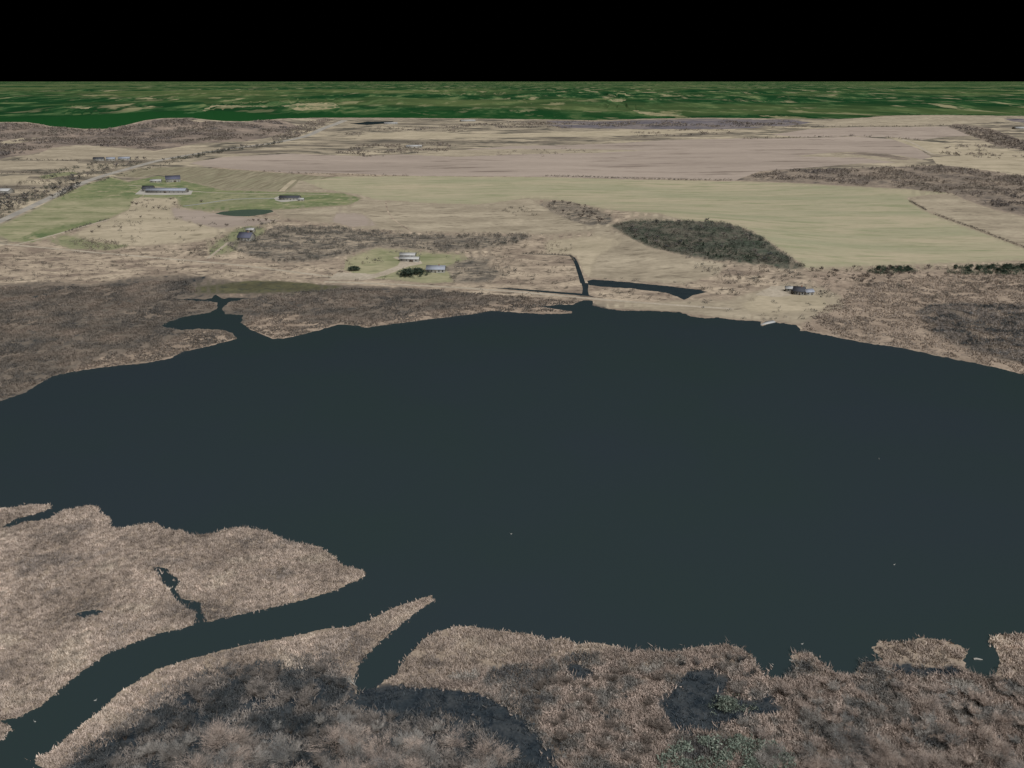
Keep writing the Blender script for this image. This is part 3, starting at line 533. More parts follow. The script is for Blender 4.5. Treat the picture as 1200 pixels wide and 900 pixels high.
MW2 = [(395,180),(410,172),(440,169),(520,167),(535,172),(528,177),(500,180),(430,184)]
P = clumpy(scatter(MW2, .008), 60, .0, 9.0); stuff('woodland', cards(lift(P), 8, 4.0, 4.5, 2.0, .35), 'hillwood', 'bare trees around the far white farm')
MW3 = [(340,150),(372,141),(390,140),(370,152),(350,161),(325,166),(318,163)]
P = scatter(MW3, .006); stuff('woodland', cards(lift(P), 8, 5.0, 5.0, 2.6, .35), 'hillwood', 'strip of bare wood beside the upper highway')
MW4 = [(1112,148),(1125,147),(1160,153),(1200,167),(1260,174),(1260,184),(1200,175),(1165,170),(1140,160)]
P = scatter(MW4, .006); stuff('woodland', cards(lift(P), 8, 5.0, 5.0, 2.6, .35), 'hillwood', 'strip of bare wood at the upper right')
def brushwood(name, px, dens, n, rx, h, size, mat, label, clump=None, asp=.22):
    P = scatter(px, dens)
    if clump: P = clumpy(P, clump[0], clump[1], len(label))
    return stuff(name, cards(lift(P), n, rx, h, size, asp, .15), mat, label)
brushwood('thicket', [(262,288),(300,278),(325,266),(395,267),(480,275),(625,276),(600,287),(560,292),(525,296),(480,291),(440,289),(400,300),(370,306),(330,309),(295,301)], .08, 16, 2.0, 3.0, .8, 'greyscrub', 'grey brushwood above the lakeside farm', (16, -.08))
brushwood('thicket', [(520,313),(545,303),(590,299),(610,305),(600,322),(575,332),(535,333)], .035, 16, 2.0, 2.8, .8, 'greyscrub', 'grey brushwood right of the farmhouse', (10, .05))
brushwood('thicket', [(545,286),(620,278),(672,284),(668,297),(610,297),(600,305),(662,302),(678,328),(680,341),(600,336),(560,320)], .014, 14, 2.0, 2.2, .8, 'scrubby', 'sparse brown brush on the dry meadow beside the ditch', (10, -.05))
brushwood('thicket', [(-60,290),(60,294),(150,290),(240,287),(330,305),(400,318),(380,330),(215,322),(110,332),(-60,334)], .012, 14, 2.2, 2.0, .8, 'scrubby', 'sparse brown brush on the slope behind the left marsh', (16, -.12))
brushwood('thicket', [(80,282),(110,279),(155,288),(150,293),(95,293)], .04, 14, 2.0, 2.5, .8, 'scrubby', 'grey brush beside the lane corner below the pasture')
brushwood('thicket', [(220,296),(240,284),(264,272),(268,282),(252,297),(230,302)], .04, 14, 2.0, 2.6, .8, 'scrubby', 'grey brush left of the lone house', (12, -.2))
brushwood('thicket', [(940,318),(1000,314),(1120,312),(1260,316),(1260,340),(1150,345),(1080,355),(1040,365),(1000,350),(965,335)], .03, 14, 2.2, 2.8, .9, 'scrubby', 'brown brush on the slope above the right marsh', (11, .06))
brushwood('thicket', [(800,341),(830,337),(850,318),(900,312),(940,320),(925,331),(890,338),(860,348),(830,351)], .03, 14, 2.0, 2.6, .9, 'scrubby', 'brown brush between canal and wooded knoll', (12, -.1))
brushwood('thicket', [(-60,226),(20,214),(50,212),(95,202),(100,206),(70,222),(20,246),(-60,276)], .006, 16, 3.5, 4.0, 1.4, 'scrubby', 'grey scrub left of the highway', (40, -.1))
brushwood('thicket', [(700,338),(740,340),(790,346),(795,352),(760,353),(700,348)], .02, 14, 2.0, 2.2, .9, 'scrubby', 'brown brush between canal and lake', (8, -.1))
brushwood('thicket', [(718,264),(745,259),(800,259),(850,262),(880,272),(905,287),(930,306),(943,313),(900,310),(825,303),(790,296),(760,289),(735,276)], .05, 18, 2.3, 3.6, .8, 'knoll', 'dark leafless wood covering the knoll', (14, -.3))
brushwood('thicket', [(1018,319),(1030,313),(1068,313),(1075,320),(1030,323)], .16, 16, 1.8, 2.6, .8, 'darkgreen', 'dark green brush of the short evergreen row')
brushwood('thicket', [(1108,320),(1118,312),(1200,311),(1290,313),(1290,322),(1200,323),(1130,323)], .13, 16, 1.8, 2.8, .8, 'darkgreen', 'dark green brush of the long evergreen row', (14, -.3))
brushwood('thicket', [(740,276),(790,280),(840,286),(900,302),(880,308),(820,302),(785,294),(755,286)], .06, 16, 1.8, 2.6, .8, 'darkgreen', 'dark green brush on the lower side of the knoll', (10, -.1))
brushwood('thicket', [(-60,262),(0,241),(45,222),(95,203),(160,191),(185,188),(165,194),(120,205),(85,217),(50,233),(0,256),(-60,284)], .012, 18, 3.2, 5.0, 1.3, 'knoll', 'dark leafless trees massed along the far side of the highway', (22, -.2))
brushwood('thicket', [(66,232),(85,221),(98,216),(92,222),(74,231)], .03, 16, 3, 4.5, 1.2, 'knoll', 'dark clump between the highway and the green pasture')
brushwood('thicket', [(190,190),(240,180),(300,171),(330,166),(335,168),(280,177),(225,185),(195,193)], .008, 14, 4.5, 6, 2.2, 'knoll', 'dark trees along the upper stretch of the highway', (50, -.2))
brushwood('thicket', [(100,218),(135,206),(175,196),(215,188),(212,191),(170,201),(130,211)], .012, 14, 2.2, 3.0, 1.2, 'knoll', 'dark trees on the near side of the highway', (16, .06))
brushwood('thicket', [(40,202),(90,196),(110,190),(150,189),(140,194),(95,204),(50,210)], .006, 14, 4, 4.5, 1.8, 'knoll', 'dark scrub around the farm buildings left of the highway', (40, .0))
brushwood('thicket', [(150,236),(210,232),(212,246),(170,249),(150,248)], .012, 14, 2.6, 2.6, 1.0, 'scrubby', 'dotted scrub below the long pale barn', (14, .12))
brushwood('thicket', [(90,282),(120,265),(150,252),(300,258),(330,262),(250,280),(140,288)], .006, 12, 2.4, 2.2, .9, 'scrubby', 'thinly dotted scrub on the dry field below the farm lawn', (16, .1))
brushwood('thicket', [(395,268),(480,272),(560,272),(640,274),(630,280),(540,282),(440,280)], .03, 14, 2.0, 2.6, .8, 'greyscrub', 'thin grey scrub line at the top of the lakeside slope', (9, .02))
brushwood('thicket', [(262,282),(280,268),(300,262),(330,262),(330,270),(312,276),(300,290),(275,298)], .03, 14, 2.2, 3.0, .9, 'greyscrub', 'grey trees crowding the lone house', (9, .05))
brushwood('thicket', [(440,300),(470,292),(545,296),(560,304),(535,310),(500,300),(470,303)], .02, 14, 2.2, 2.6, .9, 'greyscrub', 'grey scrub behind the white roofed sheds', (8, .12))
brushwood('thicket', [(800,300),(860,308),(930,316),(960,330),(900,332),(850,330),(820,322)], .02, 14, 2.0, 2.6, .9, 'greyscrub', 'grey scrub at the foot of the wooded knoll', (10, .0))
brushwood('thicket', [(570,336),(640,343),(690,350),(680,353),(600,347),(540,341)], .025, 12, 1.6, 1.6, .7, 'greyscrub', 'low grey scrub between dike and marsh', (8, .0))
brushwood('thicket', [(805,352),(850,350),(900,352),(985,354),(965,372),(935,378),(880,374),(820,370)], .02, 14, 1.8, 1.8, .8, 'greyscrub', 'dotted grey scrub on the lawn below the cottage', (8, .12))
brushwood('thicket', [(900,334),(925,330),(965,335),(985,346),(960,350),(950,340),(925,336),(905,341)], .03, 14, 2.0, 2.6, .9, 'greyscrub', 'grey trees round the lakeside cottage', (7, .0))
brushwood('thicket', [(690,327),(740,326),(830,336),(835,341),(780,334),(730,329),(690,328)], .02, 12, 1.8, 1.8, .8, 'greyscrub', 'grey scrub on the upper bank of the canal', (7, .0))
brushwood('thicket', [(464,322),(474,315),(490,314),(504,317),(502,322),(488,326),(472,327)], .12, 16, 1.5, 2.0, .7, 'darkgreen', 'low dark green brush round the evergreen pair by the farmhouse', (7, -.2))
brushwood('thicket', [(585,246),(602,242),(632,244),(630,252),(600,253)], .02, 14, 2.2, 2.4, .9, 'scrubby', 'brown scrub left of the small copse', (10, .0))
brushwood('thicket', [(404,306),(420,303),(455,304),(450,308),(410,312)], .04, 14, 1.8, 2.0, .8, 'scrubby', 'dark scrub left of the white roofed sheds', (8, -.1))
brushwood('thicket', [(370,322),(400,316),(425,326),(460,326),(455,331),(380,331)], .02, 14, 1.8, 1.8, .8, 'scrubby', 'dark scrub along the farmyard drive', (8, .0))
brushwood('thicket', [(400,158),(440,150),(520,148),(560,150),(540,156),(470,155),(420,160)], .003, 9, 6, 5, 3, 'hillwood', 'scattered far scrub round the small far lake', (120, .0))
brushwood('thicket', [(740,156),(800,152),(850,152),(860,156),(800,160),(750,160)], .003, 9, 6, 5, 3, 'hillwood', 'scattered far scrub beyond the ploughed field', (100, .0))
brushwood('thicket', [(1095,180),(1120,168),(1200,172),(1260,178),(1260,186),(1150,186)], .004, 10, 5, 4.5, 2.6, 'hillwood', 'scattered scrub on the pale fields at the upper right', (90, .02))
brushwood('thicket', [(560,182),(600,176),(680,174),(700,178),(640,184),(580,187)], .002, 9, 4, 2.2, 2.0, 'hillwood', 'low brown scrub streaks on the ploughed field', (60, .05))
brushwood('thicket', [(631,239),(660,236.5),(700,246),(719,257),(712,262),(690,264),(672,260),(652,250)], .02, 14, 2.2, 2.8, .9, 'scrubby', 'grey brown brush of the small copse', (12, .02))

# ------------------------------------------------------------------ trees and shrubs one by one
def tube(path, radii, sides=5):
    V = []; F = []
    for i, (p, r) in enumerate(zip(path, radii)):
        p = Vector(p); a = Vector(path[max(0, i - 1)]); b = Vector(path[min(len(path) - 1, i + 1)]); t = (b - a).normalized()
        x = t.orthogonal().normalized(); y = t.cross(x)
        for k in range(sides):
            an = 2 * math.pi * k / sides; V.append(tuple(p + (x * math.cos(an) + y * math.sin(an)) * r))
    for i in range(len(path) - 1):
        for k in range(sides):
            a, b = i * sides + k, i * sides + (k + 1) % sides; F.append((a, b, b + sides)); F.append((a, b + sides, a + sides))
    return np.array(V), np.array(F)
def twigs(starts, n, length, w, up=.6, out=None):
    S = np.array([starts[i] for i in rng.integers(0, len(starts), n)], float)
    d = rng.normal(0, 1, (n, 3)); d[:, 2] = np.abs(d[:, 2]) * .8 + up
    if out is not None: d += (S - np.array(out)) * np.array([1, 1, .4]) * .5
    d /= np.linalg.norm(d, axis=1)[:, None]; L = (length * rng.uniform(.5, 1.3, n))[:, None]
    s = np.cross(d, rng.normal(0, 1, (n, 3))); s /= np.linalg.norm(s, axis=1)[:, None]
    V = np.stack([S - s * w, S + s * w, S + d * L], 1).reshape(-1, 3); return V, np.arange(len(V)).reshape(-1, 3)
def bare_tree_data(h, spread, ntw, tw, tmat, width):
    parts = []; starts = []
    path = [(0, 0, -.3), (rng.normal(0, .1), rng.normal(0, .1), h * .25), (rng.normal(0, .25), rng.normal(0, .25), h * .55), (rng.normal(0, .4), rng.normal(0, .4), h * .85)]
    parts.append(tube(path, [h * .022, h * .017, h * .011, h * .003], 6)); starts += path[2:]
    for k in range(9):
        t = rng.uniform(.22, .75); z = h * t; a = k * 2.4 + rng.uniform(-.4, .4); l = spread * rng.uniform(.6, 1.0) * (1.1 - .5 * t)
        p0 = np.array([0, 0, z]); p1 = p0 + np.array([math.cos(a) * l * .5, math.sin(a) * l * .5, l * .45]); p2 = p0 + np.array([math.cos(a) * l, math.sin(a) * l, l * .8])
        parts.append(tube([p0, p1, p2], [h * .009, h * .006, h * .002], 4))
        starts += [tuple(p1), tuple((p1 + p2) / 2), tuple(p2), tuple(p2)]
    if ntw > 800:      # close trees: fill the dome evenly with fine twigs
        lobes = [(rng.normal(0, spread * .5), rng.normal(0, spread * .5), h * rng.uniform(.38, .85), spread * rng.uniform(.28, .55)) for _ in range(9)]
        n = ntw // 9; starts = starts[-20:]
        for lx, ly, lz, lr in lobes:
            d = rng.normal(0, .55, (n, 3)); c = np.column_stack([lx + d[:, 0] * lr, ly + d[:, 1] * lr, np.maximum(lz + d[:, 2] * lr * 1.2, .4)])
            starts += [tuple(q) for q in c if mnoise.noise(Vector(q) * .8) > -.1]
    crown = twigs(starts, ntw, tw, width, .5, (0, 0, h * .4))
    return mesh_data('trunk', *cat_vf(*parts), VM['bark']), mesh_data('crown', *crown, VM[tmat])
def shrub_data(h, spread, ntw, tmat, width):
    parts = []; starts = []
    for k in range(7):
        a = k * .9 + rng.uniform(-.3, .3); l = spread * rng.uniform(.4, 1)
        p1 = (math.cos(a) * l * .4, math.sin(a) * l * .4, h * .45); p2 = (math.cos(a) * l, math.sin(a) * l, h * rng.uniform(.6, .9))
        parts.append(tube([(math.cos(a) * .1, math.sin(a) * .1, -.15), p1, p2], [.07, .05, .015], 4)); starts += [p1, p2, tuple((np.array(p1) + p2) / 2)]
    return mesh_data('stem', *cat_vf(*parts), VM['bark']), mesh_data('crown', *twigs(starts, ntw, h * .5, width, .4, (0, 0, h * .2)), VM[tmat])
def conifer_data(h, r, mat):
    tr = mesh_data('trunk', *tube([(0, 0, -.3), (0, 0, h * .5), (0, 0, h * .97)], [h * .025, h * .016, .03], 6), VM['bark'])
    n = 420; t = rng.uniform(0, 1, n) ** .8; a = rng.uniform(0, 2 * math.pi, n); rad = r * (1 - t * .92) * rng.uniform(.45, 1.05, n)
    c = np.column_stack([np.cos(a) * rad, np.sin(a) * rad, h * (.08 + .9 * t)])
    d = np.column_stack([np.cos(a), np.sin(a), rng.uniform(-.5, .3, n)]); s = np.column_stack([-np.sin(a), np.cos(a), rng.normal(0, .3, n)])
    z = (h * .085 * rng.uniform(.6, 1.4, n))[:, None]
    V = np.stack([c - s * z * .7 - d * z * .5, c + s * z * .7 - d * z * .5, c + d * z * 1.3], 1).reshape(-1, 3)
    return tr, mesh_data('crown', V, np.arange(len(V)).reshape(-1, 3), VM[mat])
def round_tree_data(h, r, mat):
    tr = mesh_data('trunk', *tube([(0, 0, -.3), (0, 0, h * .3), (0, 0, h * .7)], [h * .03, h * .022, .05], 6), VM['bark'])
    V, F = cards(np.array([[0, 0, h * .05]]), 650, r, h * .82, h * .085, .6, .25)
    return tr, mesh_data('crown', V, F, VM[mat])
def plant(name, data, pos, s, label, cat, group):
    o = bpy.data.objects.new(name, None); col.objects.link(o); o.empty_display_size = .5
    o.location = (float(pos[0]), float(pos[1]), float(hgt(pos[0], pos[1]))); o.rotation_euler = (0, 0, random.uniform(0, 6.28)); o.scale = (s * random.uniform(.8, 1.2), s * random.uniform(.8, 1.2), s * random.uniform(.75, 1.15))
    link('trunk' if 'shrub' not in name else 'stem', data[0], o); link('crown', data[1], o)
    return tag(o, label, cat, group)
SHR = {k: [shrub_data(2.6, 1.7, 520, k, .032) for _ in range(3)] for k in ('twig', 'twigpink', 'dusk', 'twigpale')}
TRE = {k: [bare_tree_data(7.5, 4.6, 2400, 1.5, k, .024) for _ in range(5)] for k in ('twigpink', 'twigpale')}
FARB = {k: [shrub_data(3.4, 2.6, 160, k, .22) for _ in range(3)] for k in ('twig', 'dusk')}
FART = {k: [bare_tree_data(7.0, 3.2, 190, 1.9, k, .22) for _ in range(3)] for k in ('twig', 'dusk')}
CON = [conifer_data(8, 3.4, 'conifer') for _ in range(3)]
CED = [round_tree_data(5, 3.0, 'cedar') for _ in range(2)]
RND = [round_tree_data(9, 5.0, 'conifer') for _ in range(2)]
def pick(px, n, dens=.05, rough=1.0, dry=True):
    P = scatter(px, dens, dry, rough); rng.shuffle(P); return P[:n]
def many(name, datas, P, s, label, cat, group):
    for p in P: plant(name, random.choice(datas), p, random.uniform(*s), label, cat, group)
# near left bank: grey shrubs, then taller trees at the bottom edge
many('bare_shrub', SHR['dusk'], pick([(170,850),(220,805),(290,785),(370,778),(405,800),(430,830),(520,840),(580,870),(600,910),(80,910),(110,885)], 75), (.8, 1.5), 'dusky grey leafless shrub in the near left swamp', 'shrub', 'grey shrubs in the near left swamp')
many('bare_shrub', SHR['twigpale'], pick([(130,905),(230,850),(330,845),(430,845),(540,850),(590,905)], 22), (.8, 1.3), 'pale leafless shrub among the grey ones on the near left bank', 'shrub', 'pale shrubs on the near left bank')
many('bare_tree', TRE['twigpink'], pick([(170,910),(240,880),(330,868),(450,862),(540,866),(590,890),(600,920),(600,1000),(250,1000)], 46), (.7, 1.0), 'pinkish bare tree at the bottom left edge', 'tree', 'pinkish bare trees at the bottom edge')
many('bare_tree', TRE['twigpale'], pick([(130,905),(230,872),(330,862),(500,858),(580,900),(560,1000),(150,1000)], 34), (.6, .9), 'pale grey bare tree at the bottom left edge', 'tree', 'pale bare trees at the bottom edge')
# near right bank
many('bare_shrub', SHR['twig'], pick([(570,830),(650,800),(720,790),(780,800),(790,850),(760,910),(660,910),(640,870)], 40), (.6, 1.1), 'brown leafless shrub in the middle of the near shore', 'shrub', 'brown shrubs on the near shore')
many('bare_shrub', SHR['twigpink'], pick([(900,820),(960,800),(1060,800),(1200,800),(1260,800),(1260,920),(920,920),(880,870)], 75), (.8, 1.4), 'pinkish leafless shrub on the near right shore', 'shrub', 'pinkish shrubs on the near right shore')
many('bare_shrub', SHR['twigpale'], pick([(900,830),(960,810),(1060,805),(1200,810),(1260,810),(1260,920),(920,920),(840,870)], 45), (.7, 1.3), 'pale grey leafless shrub on the near right shore', 'shrub', 'grey shrubs on the near right shore')
many('bare_tree', TRE['twigpink'], pick([(900,860),(960,840),(1100,825),(1250,820),(1300,960),(900,960)], 30), (.5, .8), 'pinkish bare tree in the bottom right corner', 'tree', 'bare trees in the bottom right corner')
many('bare_tree', TRE['twigpale'], pick([(880,850),(1000,835),(1250,830),(1280,960),(880,960)], 22), (.45, .75), 'pale grey bare tree in the bottom right corner', 'tree', 'pale bare trees in the bottom right corner')
many('bare_shrub', SHR['dusk'], pick([(795,780),(850,760),(880,775),(900,800),(870,820),(800,800)], 12), (.7, 1.1), 'dark grey shrub beside the painted swamp shade', 'shrub', 'dark shrubs by the painted swamp shade')
many('evergreen_tree', CED, pick([(775,890),(810,874),(860,868),(900,878),(915,920),(780,930)], 18, .3, .5), (.3, .55), 'pale green evergreen at the bottom edge of the near shore', 'tree', 'pale evergreens at the bottom edge')
plant('evergreen_tree', CED[0], gpt(852, 832), .75, 'single pale green evergreen beside the painted swamp shade', 'tree', None)
# far shore and farm country
many('bare_tree', FART['dusk'], pick([(720,264),(745,260),(850,263),(880,273),(905,288),(935,311),(900,309),(825,302),(790,295),(735,275)], 45, .03), (.5, .8), 'grey bare tree in the dark wooded knoll', 'tree', 'bare trees on the wooded knoll')
many('evergreen_tree', CON, pick([(740,278),(790,280),(830,287),(880,296),(915,309),(860,305),(820,301),(785,293),(760,288)], 14, .05), (.35, .5), 'dark evergreen on the lower side of the wooded knoll', 'tree', 'evergreens on the wooded knoll')
many('bare_tree', FART['twig'], pick([(632,240),(660,237),(700,247),(718,257),(705,263),(680,261),(655,250)], 30, .05), (.5, .8), 'brown bare tree in the small copse above the meadow', 'tree', 'trees of the small copse')
many('evergreen_tree', RND, pick([(1020,318),(1030,314.5),(1065,314.5),(1070,319),(1030,321)], 12, .12, .3), (.32, .5), 'dark low evergreen in the short row below the green field', 'tree', 'evergreens in the short row')
many('evergreen_tree', RND, pick([(1110,318),(1120,312),(1200,313),(1260,314),(1260,320),(1200,321),(1130,320)], 40, .12, .3), (.32, .55), 'dark low evergreen in the long row at the right edge', 'tree', 'evergreens in the long row')
many('bare_tree', FART['twig'], pick([(945,318),(1020,315),(1110,316),(1110,326),(1040,330),(980,345),(955,335)], 36, .02), (.5, .75), 'brown bare tree on the slope above the right-hand marsh', 'tree', 'bare trees above the right marsh')
def line_of(name, datas, px, gap, s, label, cat, group, width=3):
    g = ground(px); P = []
    for a, b in zip(g[:-1], g[1:]):
        L = math.hypot(*(b - a)); n = max(1, int(L / gap))
        for k in range(n): P.append(a + (b - a) * (k + rng.uniform(0, .8)) / n + rng.normal(0, width, 2))
    many(name, datas, np.array(P), s, label, cat, group)
line_of('bare_tree', FART['dusk'], [(18,246),(45,234),(60,226),(85,214),(110,204),(140,196),(175,187)], 34, (.9, 1.5), 'dark bare tree lining the highway on its far side', 'tree', 'trees lining the highway', 5)
line_of('bare_tree', FART['dusk'], [(70,229),(95,217)], 9, (.9, 1.3), 'dark bare tree between highway and green pasture', 'tree', 'trees between highway and pasture', 3)
line_of('bare_tree', FART['dusk'], [(190,190),(240,181),(280,175),(330,169)], 45, (.9, 1.6), 'bare tree along the upper stretch of highway', 'tree', 'trees along the upper highway', 5)
def hedge(px, gap, rx, h, size, mat, label, n=14):
    g = ground(px); P = []
    for a, b in zip(g[:-1], g[1:]):
        k = max(1, int(math.hypot(*(b - a)) / gap))
        for i in range(k): P.append(a + (b - a) * (i + rng.uniform(0, .8)) / k + rng.normal(0, rx * .35, 2))
    P = clumpy(np.array(P), 30, -.3, len(label)); V, F = cards(lift(P), n, rx, h, size, .3, .15)
    return tag(mesh_np('hedge', V, F, VM[mat]), label, 'hedge')
hedge([(1066,236),(1090,249),(1110,257),(1140,267),(1165,277),(1200,290),(1260,310)], 2.5, 1.6, 2.4, .8, 'scrubby', 'brown hedge down the right side of the pale green field')
hedge([(640,206.5),(740,209.5),(860,211.5)], 4, 3, 3, 1.3, 'scrubby', 'brown hedge along the far side of the pale green field')
hedge([(300,200),(345,203),(400,205),(480,206.5)], 9, 3, 3, 1.2, 'scrubby', 'broken brown hedge beyond the orchard')
hedge([(76,272.5),(100,264.5),(128,256.5)], 2.5, 1.2, 1.8, .7, 'scrubby', 'dark hedge along the farm track by the pasture')
hedge([(612,297),(640,297.3),(668,299),(675,308)], 2.0, .9, 1.2, .6, 'scrubby', 'low hedge along the bent ditch')
hedge([(905,149.5),(1000,148.6),(1060,148.6),(1112,147.6)], 14, 7, 5, 3.2, 'hillwood', 'brown hedge between the two uppermost fields on the right', 8)
hedge([(870,163),(940,161.5),(1000,159.8),(1050,162),(1080,165)], 12, 6, 5, 3.0, 'hillwood', 'brown hedge along the far side of the ploughed field', 8)
hedge([(0,204),(40,203),(70,200)], 9, 4, 4, 2.0, 'scrubby', 'brown hedge between the pale strips at the left edge', 10)
hedge([(20,187.6),(60,188.2),(95,188.6)], 9, 4, 3, 2.0, 'scrubby', 'thin brown hedge above the pale strips at the left edge', 10)
hedge([(690,277),(720,273),(745,264)], 6, 1.5, 2, .8, 'scrubby', 'sparse bushes on the path left of the wooded knoll', 10)
for x, y in [(155,239),(160,240),(172,243),(180,244),(186,245),(200,234),(205,238),(236,237),(165,255),(142,268),(235,266),(266,265),(297,259),(303,259),(312,259),(320,261),(116,267),(108,273)]:
    plant('bare_shrub', random.choice(FARB['twig']), gpt(x, y), random.uniform(.6, 1.0), 'lone brown shrub dotted on the pale field below the barns', 'shrub', 'shrubs dotted below the barns')
many('bare_tree', FART['dusk'], pick([(-10,232),(20,225),(45,222),(50,230),(20,245),(-10,250)], 26, .01), (.8, 1.3), 'grey bare tree in the scrub left of the highway', 'tree', 'trees left of the highway')
for (x, y, k, t) in [(477,323,1.35,'dark evergreen tree, left of the pair beside the farmhouse'),(490,321,1.2,'dark evergreen tree, right of the pair beside the farmhouse'),(415,317,1.0,'dark round evergreen standing apart left of the farmyard')]:
    plant('evergreen_tree', random.choice(RND), gpt(x, y), k, t, 'tree', None).scale = (k * 1.25, k * .9, k * .55)

# ------------------------------------------------------------------ buildings
BM = {k: plain(k, c, r, .1, 2.0) for k, c, r in [('pale_metal_roof', (144, 149, 160), .7), ('slate_roof', (88, 90, 106), .8), ('dark_roof', (70, 72, 78), .8), ('white_roof', (168, 168, 167), .7),
     ('white_wall', (146, 144, 137), .9), ('grey_wall', (126, 124, 119), .9), ('red_wall', (120, 84, 72), .9), ('window_glass', (48, 54, 62), .3), ('door_paint', (92, 84, 76), .7), ('brick', (128, 96, 82), .9)]}
def box(x0, x1, y0, y1, z0, z1):
    V = np.array([(x, y, z) for z in (z0, z1) for y in (y0, y1) for x in (x0, x1)], float)
    return V, np.array([(0, 2, 3, 1), (4, 5, 7, 6), (0, 1, 5, 4), (2, 6, 7, 3), (0, 4, 6, 2), (1, 3, 7, 5)])
def building(name, u, v, w, d, h, rh, rot, roof, wall, label, cat='house', nwin=4, chimney=False, shed=False, big_door=False):
    p = gpt(u, v); o = bpy.data.objects.new(name, None); col.objects.link(o); o.location = p; o.rotation_euler = (0, 0, math.radians(rot)); tag(o, label, cat)
    x, y = w / 2, d / 2
    V = [(-x, -y, -.6), (x, -y, -.6), (x, y, -.6), (-x, y, -.6), (-x, -y, h), (x, -y, h), (x, y, h), (-x, y, h), (-x, 0, h + rh), (x, 0, h + rh)]
    F = [(0, 1, 5), (0, 5, 4), (1, 2, 6), (1, 6, 5), (2, 3, 7), (2, 7, 6), (3, 0, 4), (3, 4, 7), (4, 8, 7), (5, 6, 9)]
    mesh_np('wall', V, F, BM[wall], o)
    e = .5; k = rh / y; R = []
    for s in (-1, 1):
        a = [(-x - e, s * (y + e), h - k * e + .06), (x + e, s * (y + e), h - k * e + .06), (x + e, 0, h + rh + .06), (-x - e, 0, h + rh + .06)]
        R += a + [(q[0], q[1], q[2] + .18) for q in a]
    F = []
    for b in (0, 8):
        F += [tuple(i + b for i in f) for f in ((0, 1, 2, 3), (4, 5, 6, 7), (0, 1, 5, 4), (1, 2, 6, 5), (2, 3, 7, 6), (3, 0, 4, 7))]
    ro = mesh_np('roof', R, F, BM[roof], o)
    if chimney: mesh_np('chimney', *box(x * .3, x * .3 + .9, -.45, .45, h + rh * .4, h + rh + 1.3), BM['brick'], ro)
    for i in range(nwin):
        cx = -x + w * (i + .5) / nwin
        if i == nwin // 2:
            dw = min(2.2, w / nwin * .4) if big_door else .55
            mesh_np('door', *box(cx - dw, cx + dw, -y - .08, -y + .02, 0, 3.0 if big_door else 2.1), BM['door_paint'], o)
        else:
            mesh_np('window', *box(cx - .55, cx + .55, -y - .06, -y + .02, 1.0, 2.3), BM['window_glass'], o)
    return o
building('barn', 196, 225.5, 64, 15, 4.0, 3.0, -4, 'pale_metal_roof', 'grey_wall', 'long pale grey barn with metal roof on the farm lawn', 'barn', 9, big_door=True)
building('barn', 174, 223.5, 16, 20, 4.5, 3.5, 10, 'dark_roof', 'grey_wall', 'dark roofed barn at the left end of the long pale barn', 'barn', 3, big_door=True)
building('barn', 203, 212.5, 24, 26, 5, 5, 20, 'slate_roof', 'white_wall', 'slate blue roofed barn behind the long pale barn', 'barn', 4, big_door=True)
building('shed', 183, 213.5, 18, 8, 3, 2, 8, 'white_roof', 'white_wall', 'small pale shed left of the slate blue roofed barn', 'shed', 3)
building('farm_building', 340, 234, 30, 11, 3.5, 2.6, -5, 'dark_roof', 'white_wall', 'low dark roofed farm building at the end of the driveway', 'building', 6)
building('shed', 353, 235.3, 8, 6, 2.6, 1.5, 0, 'white_roof', 'white_wall', 'small white shed right of the low dark roofed building', 'shed', 2)
building('house', 289, 281, 15, 12, 3.4, 4.6, -14, 'slate_roof', 'white_wall', 'lone house with large slate grey roof in a small green garden', 'house', 4, True)
building('shed', 294, 271.5, 9, 6, 2.6, 1.6, -14, 'white_roof', 'white_wall', 'white garage behind the lone slate roofed house', 'garage', 2, big_door=True)
building('shed', 478, 301.5, 15, 7, 2.8, 1.8, -6, 'white_roof', 'white_wall', 'white roofed shed at the back of the lakeside farmyard', 'shed', 3, big_door=True)
building('shed', 480, 306, 19, 6, 2.8, 1.7, -8, 'white_roof', 'white_wall', 'longer white roofed shed at the front of the lakeside farmyard', 'shed', 4, big_door=True)
building('house', 511, 318.5, 17, 9, 3.2, 2.8, -4, 'pale_metal_roof', 'white_wall', 'grey roofed farmhouse right of the dark evergreens', 'house', 5, True)
building('house', 936, 344.5, 9, 8, 3.2, 3.0, -24, 'dark_roof', 'grey_wall', 'dark roofed cottage on the lawn by the right shore', 'house', 4, True)
building('shed', 947, 345, 7, 6, 2.8, 1.8, 12, 'pale_metal_roof', 'white_wall', 'pale roofed annex right of the lakeside cottage', 'shed', 2)
building('shed', 926, 341, 8, 5, 2.6, 1.4, -8, 'white_roof', 'white_wall', 'low pale garage left of the lakeside cottage', 'garage', 2, big_door=True)
for u, v, w, rf, lb in [(116,188,22,'dark_roof','dark roofed farmhouse in the strip left of the highway'),(130,188,18,'pale_metal_roof','pale roofed barn, left of two in the strip left of the highway'),(146,187.5,24,'pale_metal_roof','pale roofed barn, right of two in the strip left of the highway'),
                    (485,173,40,'white_roof','white roofed far farm beyond the ploughed field'),(548,142.3,60,'white_roof','white roofed building near the middle skyline'),(458,145.5,50,'white_roof','white building beside the small far lake'),(1196,151,50,'white_roof','pale building at the right edge near the skyline'),(4,226,30,'white_roof','pale roofed shed at the left edge beside the highway')]:
    building('far_building', u, v, w, w * .45, 4, 3, random.uniform(-15, 15), rf, 'white_wall', lb, 'building', 3)

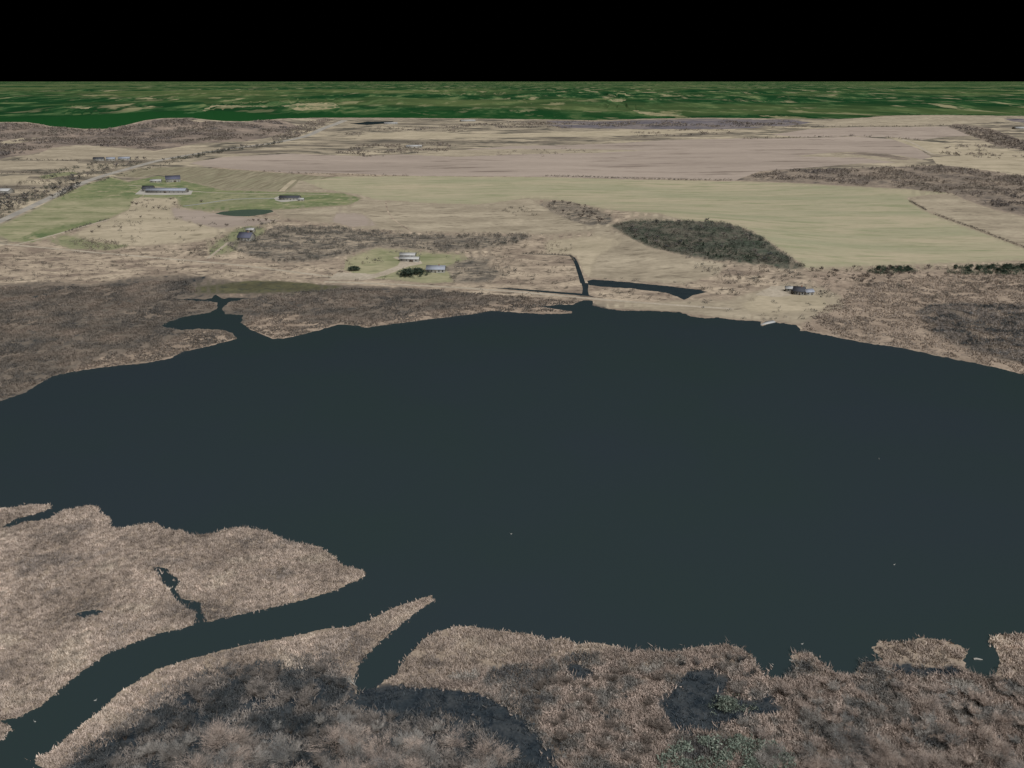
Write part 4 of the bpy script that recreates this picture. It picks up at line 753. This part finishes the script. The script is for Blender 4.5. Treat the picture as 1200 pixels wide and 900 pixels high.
# ------------------------------------------------------------------ shore details: boat ramp, driftwood, fallen tree, birds
g = ground([(891, 381), (897, 377), (906, 375.3), (909, 377.6), (900, 379.5)])
V = [(a[0], a[1], .35) for a in g] + [(a[0], a[1], -.4) for a in g]; n = len(g)
F = []
for i in range(1, n - 1): F.append((0, i, i + 1))
for i in range(n): j = (i + 1) % n; F += [(i, i + n, j + n), (i, j + n, j)]
tag(mesh_np('boat_ramp', V, F, BM['white_roof']), 'pale concrete boat ramp at the water below the cottage', 'ramp')
def log(u, v, length, ang, r, label):
    p = gpt(u, v); a = math.radians(ang); d = Vector((math.cos(a), math.sin(a), 0)) * length / 2
    o = mesh_np('driftwood_log', *tube([p - d + Vector((0, 0, .1)), p - d * .3 + Vector((0, .12, .2)), p + d * .4 + Vector((0, -.1, .22)), p + d + Vector((0, 0, .12))], [r, r * 1.1, r * .9, r * .4], 7), VM['deadwood']); return tag(o, label, 'log')
log(940, 784.5, 4.5, -12, .28, 'bleached log at the water, front one left of the reed clump')
log(934, 777, 4.8, -35, .22, 'thin bleached log behind the front log, left of the reed clump')
log(1146, 773, 2.6, -8, .3, 'short pale log floating in the gap between the two right-hand reed clumps')
log(1110, 800, 7, -20, .2, 'bleached trunk lying below the right-hand reed clump')
def dead_tree(u, v, L, ang, label):
    p = gpt(u, v); a = math.radians(ang); o = bpy.data.objects.new('fallen_tree', None); col.objects.link(o); o.location = p; o.rotation_euler = (0, 0, a); tag(o, label, 'tree')
    mesh_np('trunk', *tube([(0, 0, .3), (L * .5, .2, .7), (L, -.1, 1.0)], [.2, .14, .04], 6), VM['deadwood'], o)
    for k in range(9):
        t = .25 + .08 * k; s = 1 if k % 2 else -1
        mesh_np('branch', *tube([(L * t, .1, .3 + .7 * t), (L * t + .8, s * 1.0, 1.0 + .3 * t), (L * t + 1.9, s * 2.0, 1.1)], [.08, .06, .02], 5), VM['deadwood'], o)
dead_tree(1135, 812, 8, 140, 'bleached fallen tree with bare branches below the right-hand reed clump')
dead_tree(1014, 783, 8, -25, 'bleached fallen tree reaching into the lake left of the reed clump')
dead_tree(418, 806, 5, 130, 'bleached fallen tree at the mouth of the narrow inlet')
bird_m = plain('white_feathers', (150, 150, 146), .8, .05, .3); beak_m = plain('dark_beak', (60, 54, 48))
def bird(u, v, ang, label):
    p = gpt(u, v); o = bpy.data.objects.new('water_bird', None); col.objects.link(o); o.location = p; o.rotation_euler = (0, 0, math.radians(ang)); tag(o, label, 'bird', 'pale birds on the lake'); o.scale = (.75,) * 3
    mesh_np('body', *tube([(-.62, 0, .28), (-.45, 0, .2), (-.1, 0, .14), (.25, 0, .15), (.42, 0, .22)], [.02, .14, .24, .2, .06], 8), bird_m, o, True)
    mesh_np('neck', *tube([(.34, 0, .2), (.48, 0, .4), (.46, 0, .62), (.55, 0, .74), (.66, 0, .72)], [.09, .055, .05, .07, .03], 6), bird_m, o, True)
    mesh_np('beak', *tube([(.64, 0, .72), (.78, 0, .69)], [.03, .008], 5), beak_m, o)
for u, v, a, t in [(1048,662,20,'pale bird floating alone in the right half of the lake'),(599,626,190,'pale bird floating near the middle of the lake'),(112,821,30,'pale bird in the channel, the farther of two'),(41,846,160,'pale bird in the channel, the nearer of two'),(940,755,10,'pale bird close to the near shore, left of the reed clump'),(1030,538,80,'pale bird far out on the right of the lake')]:
    bird(u, v, a, t)
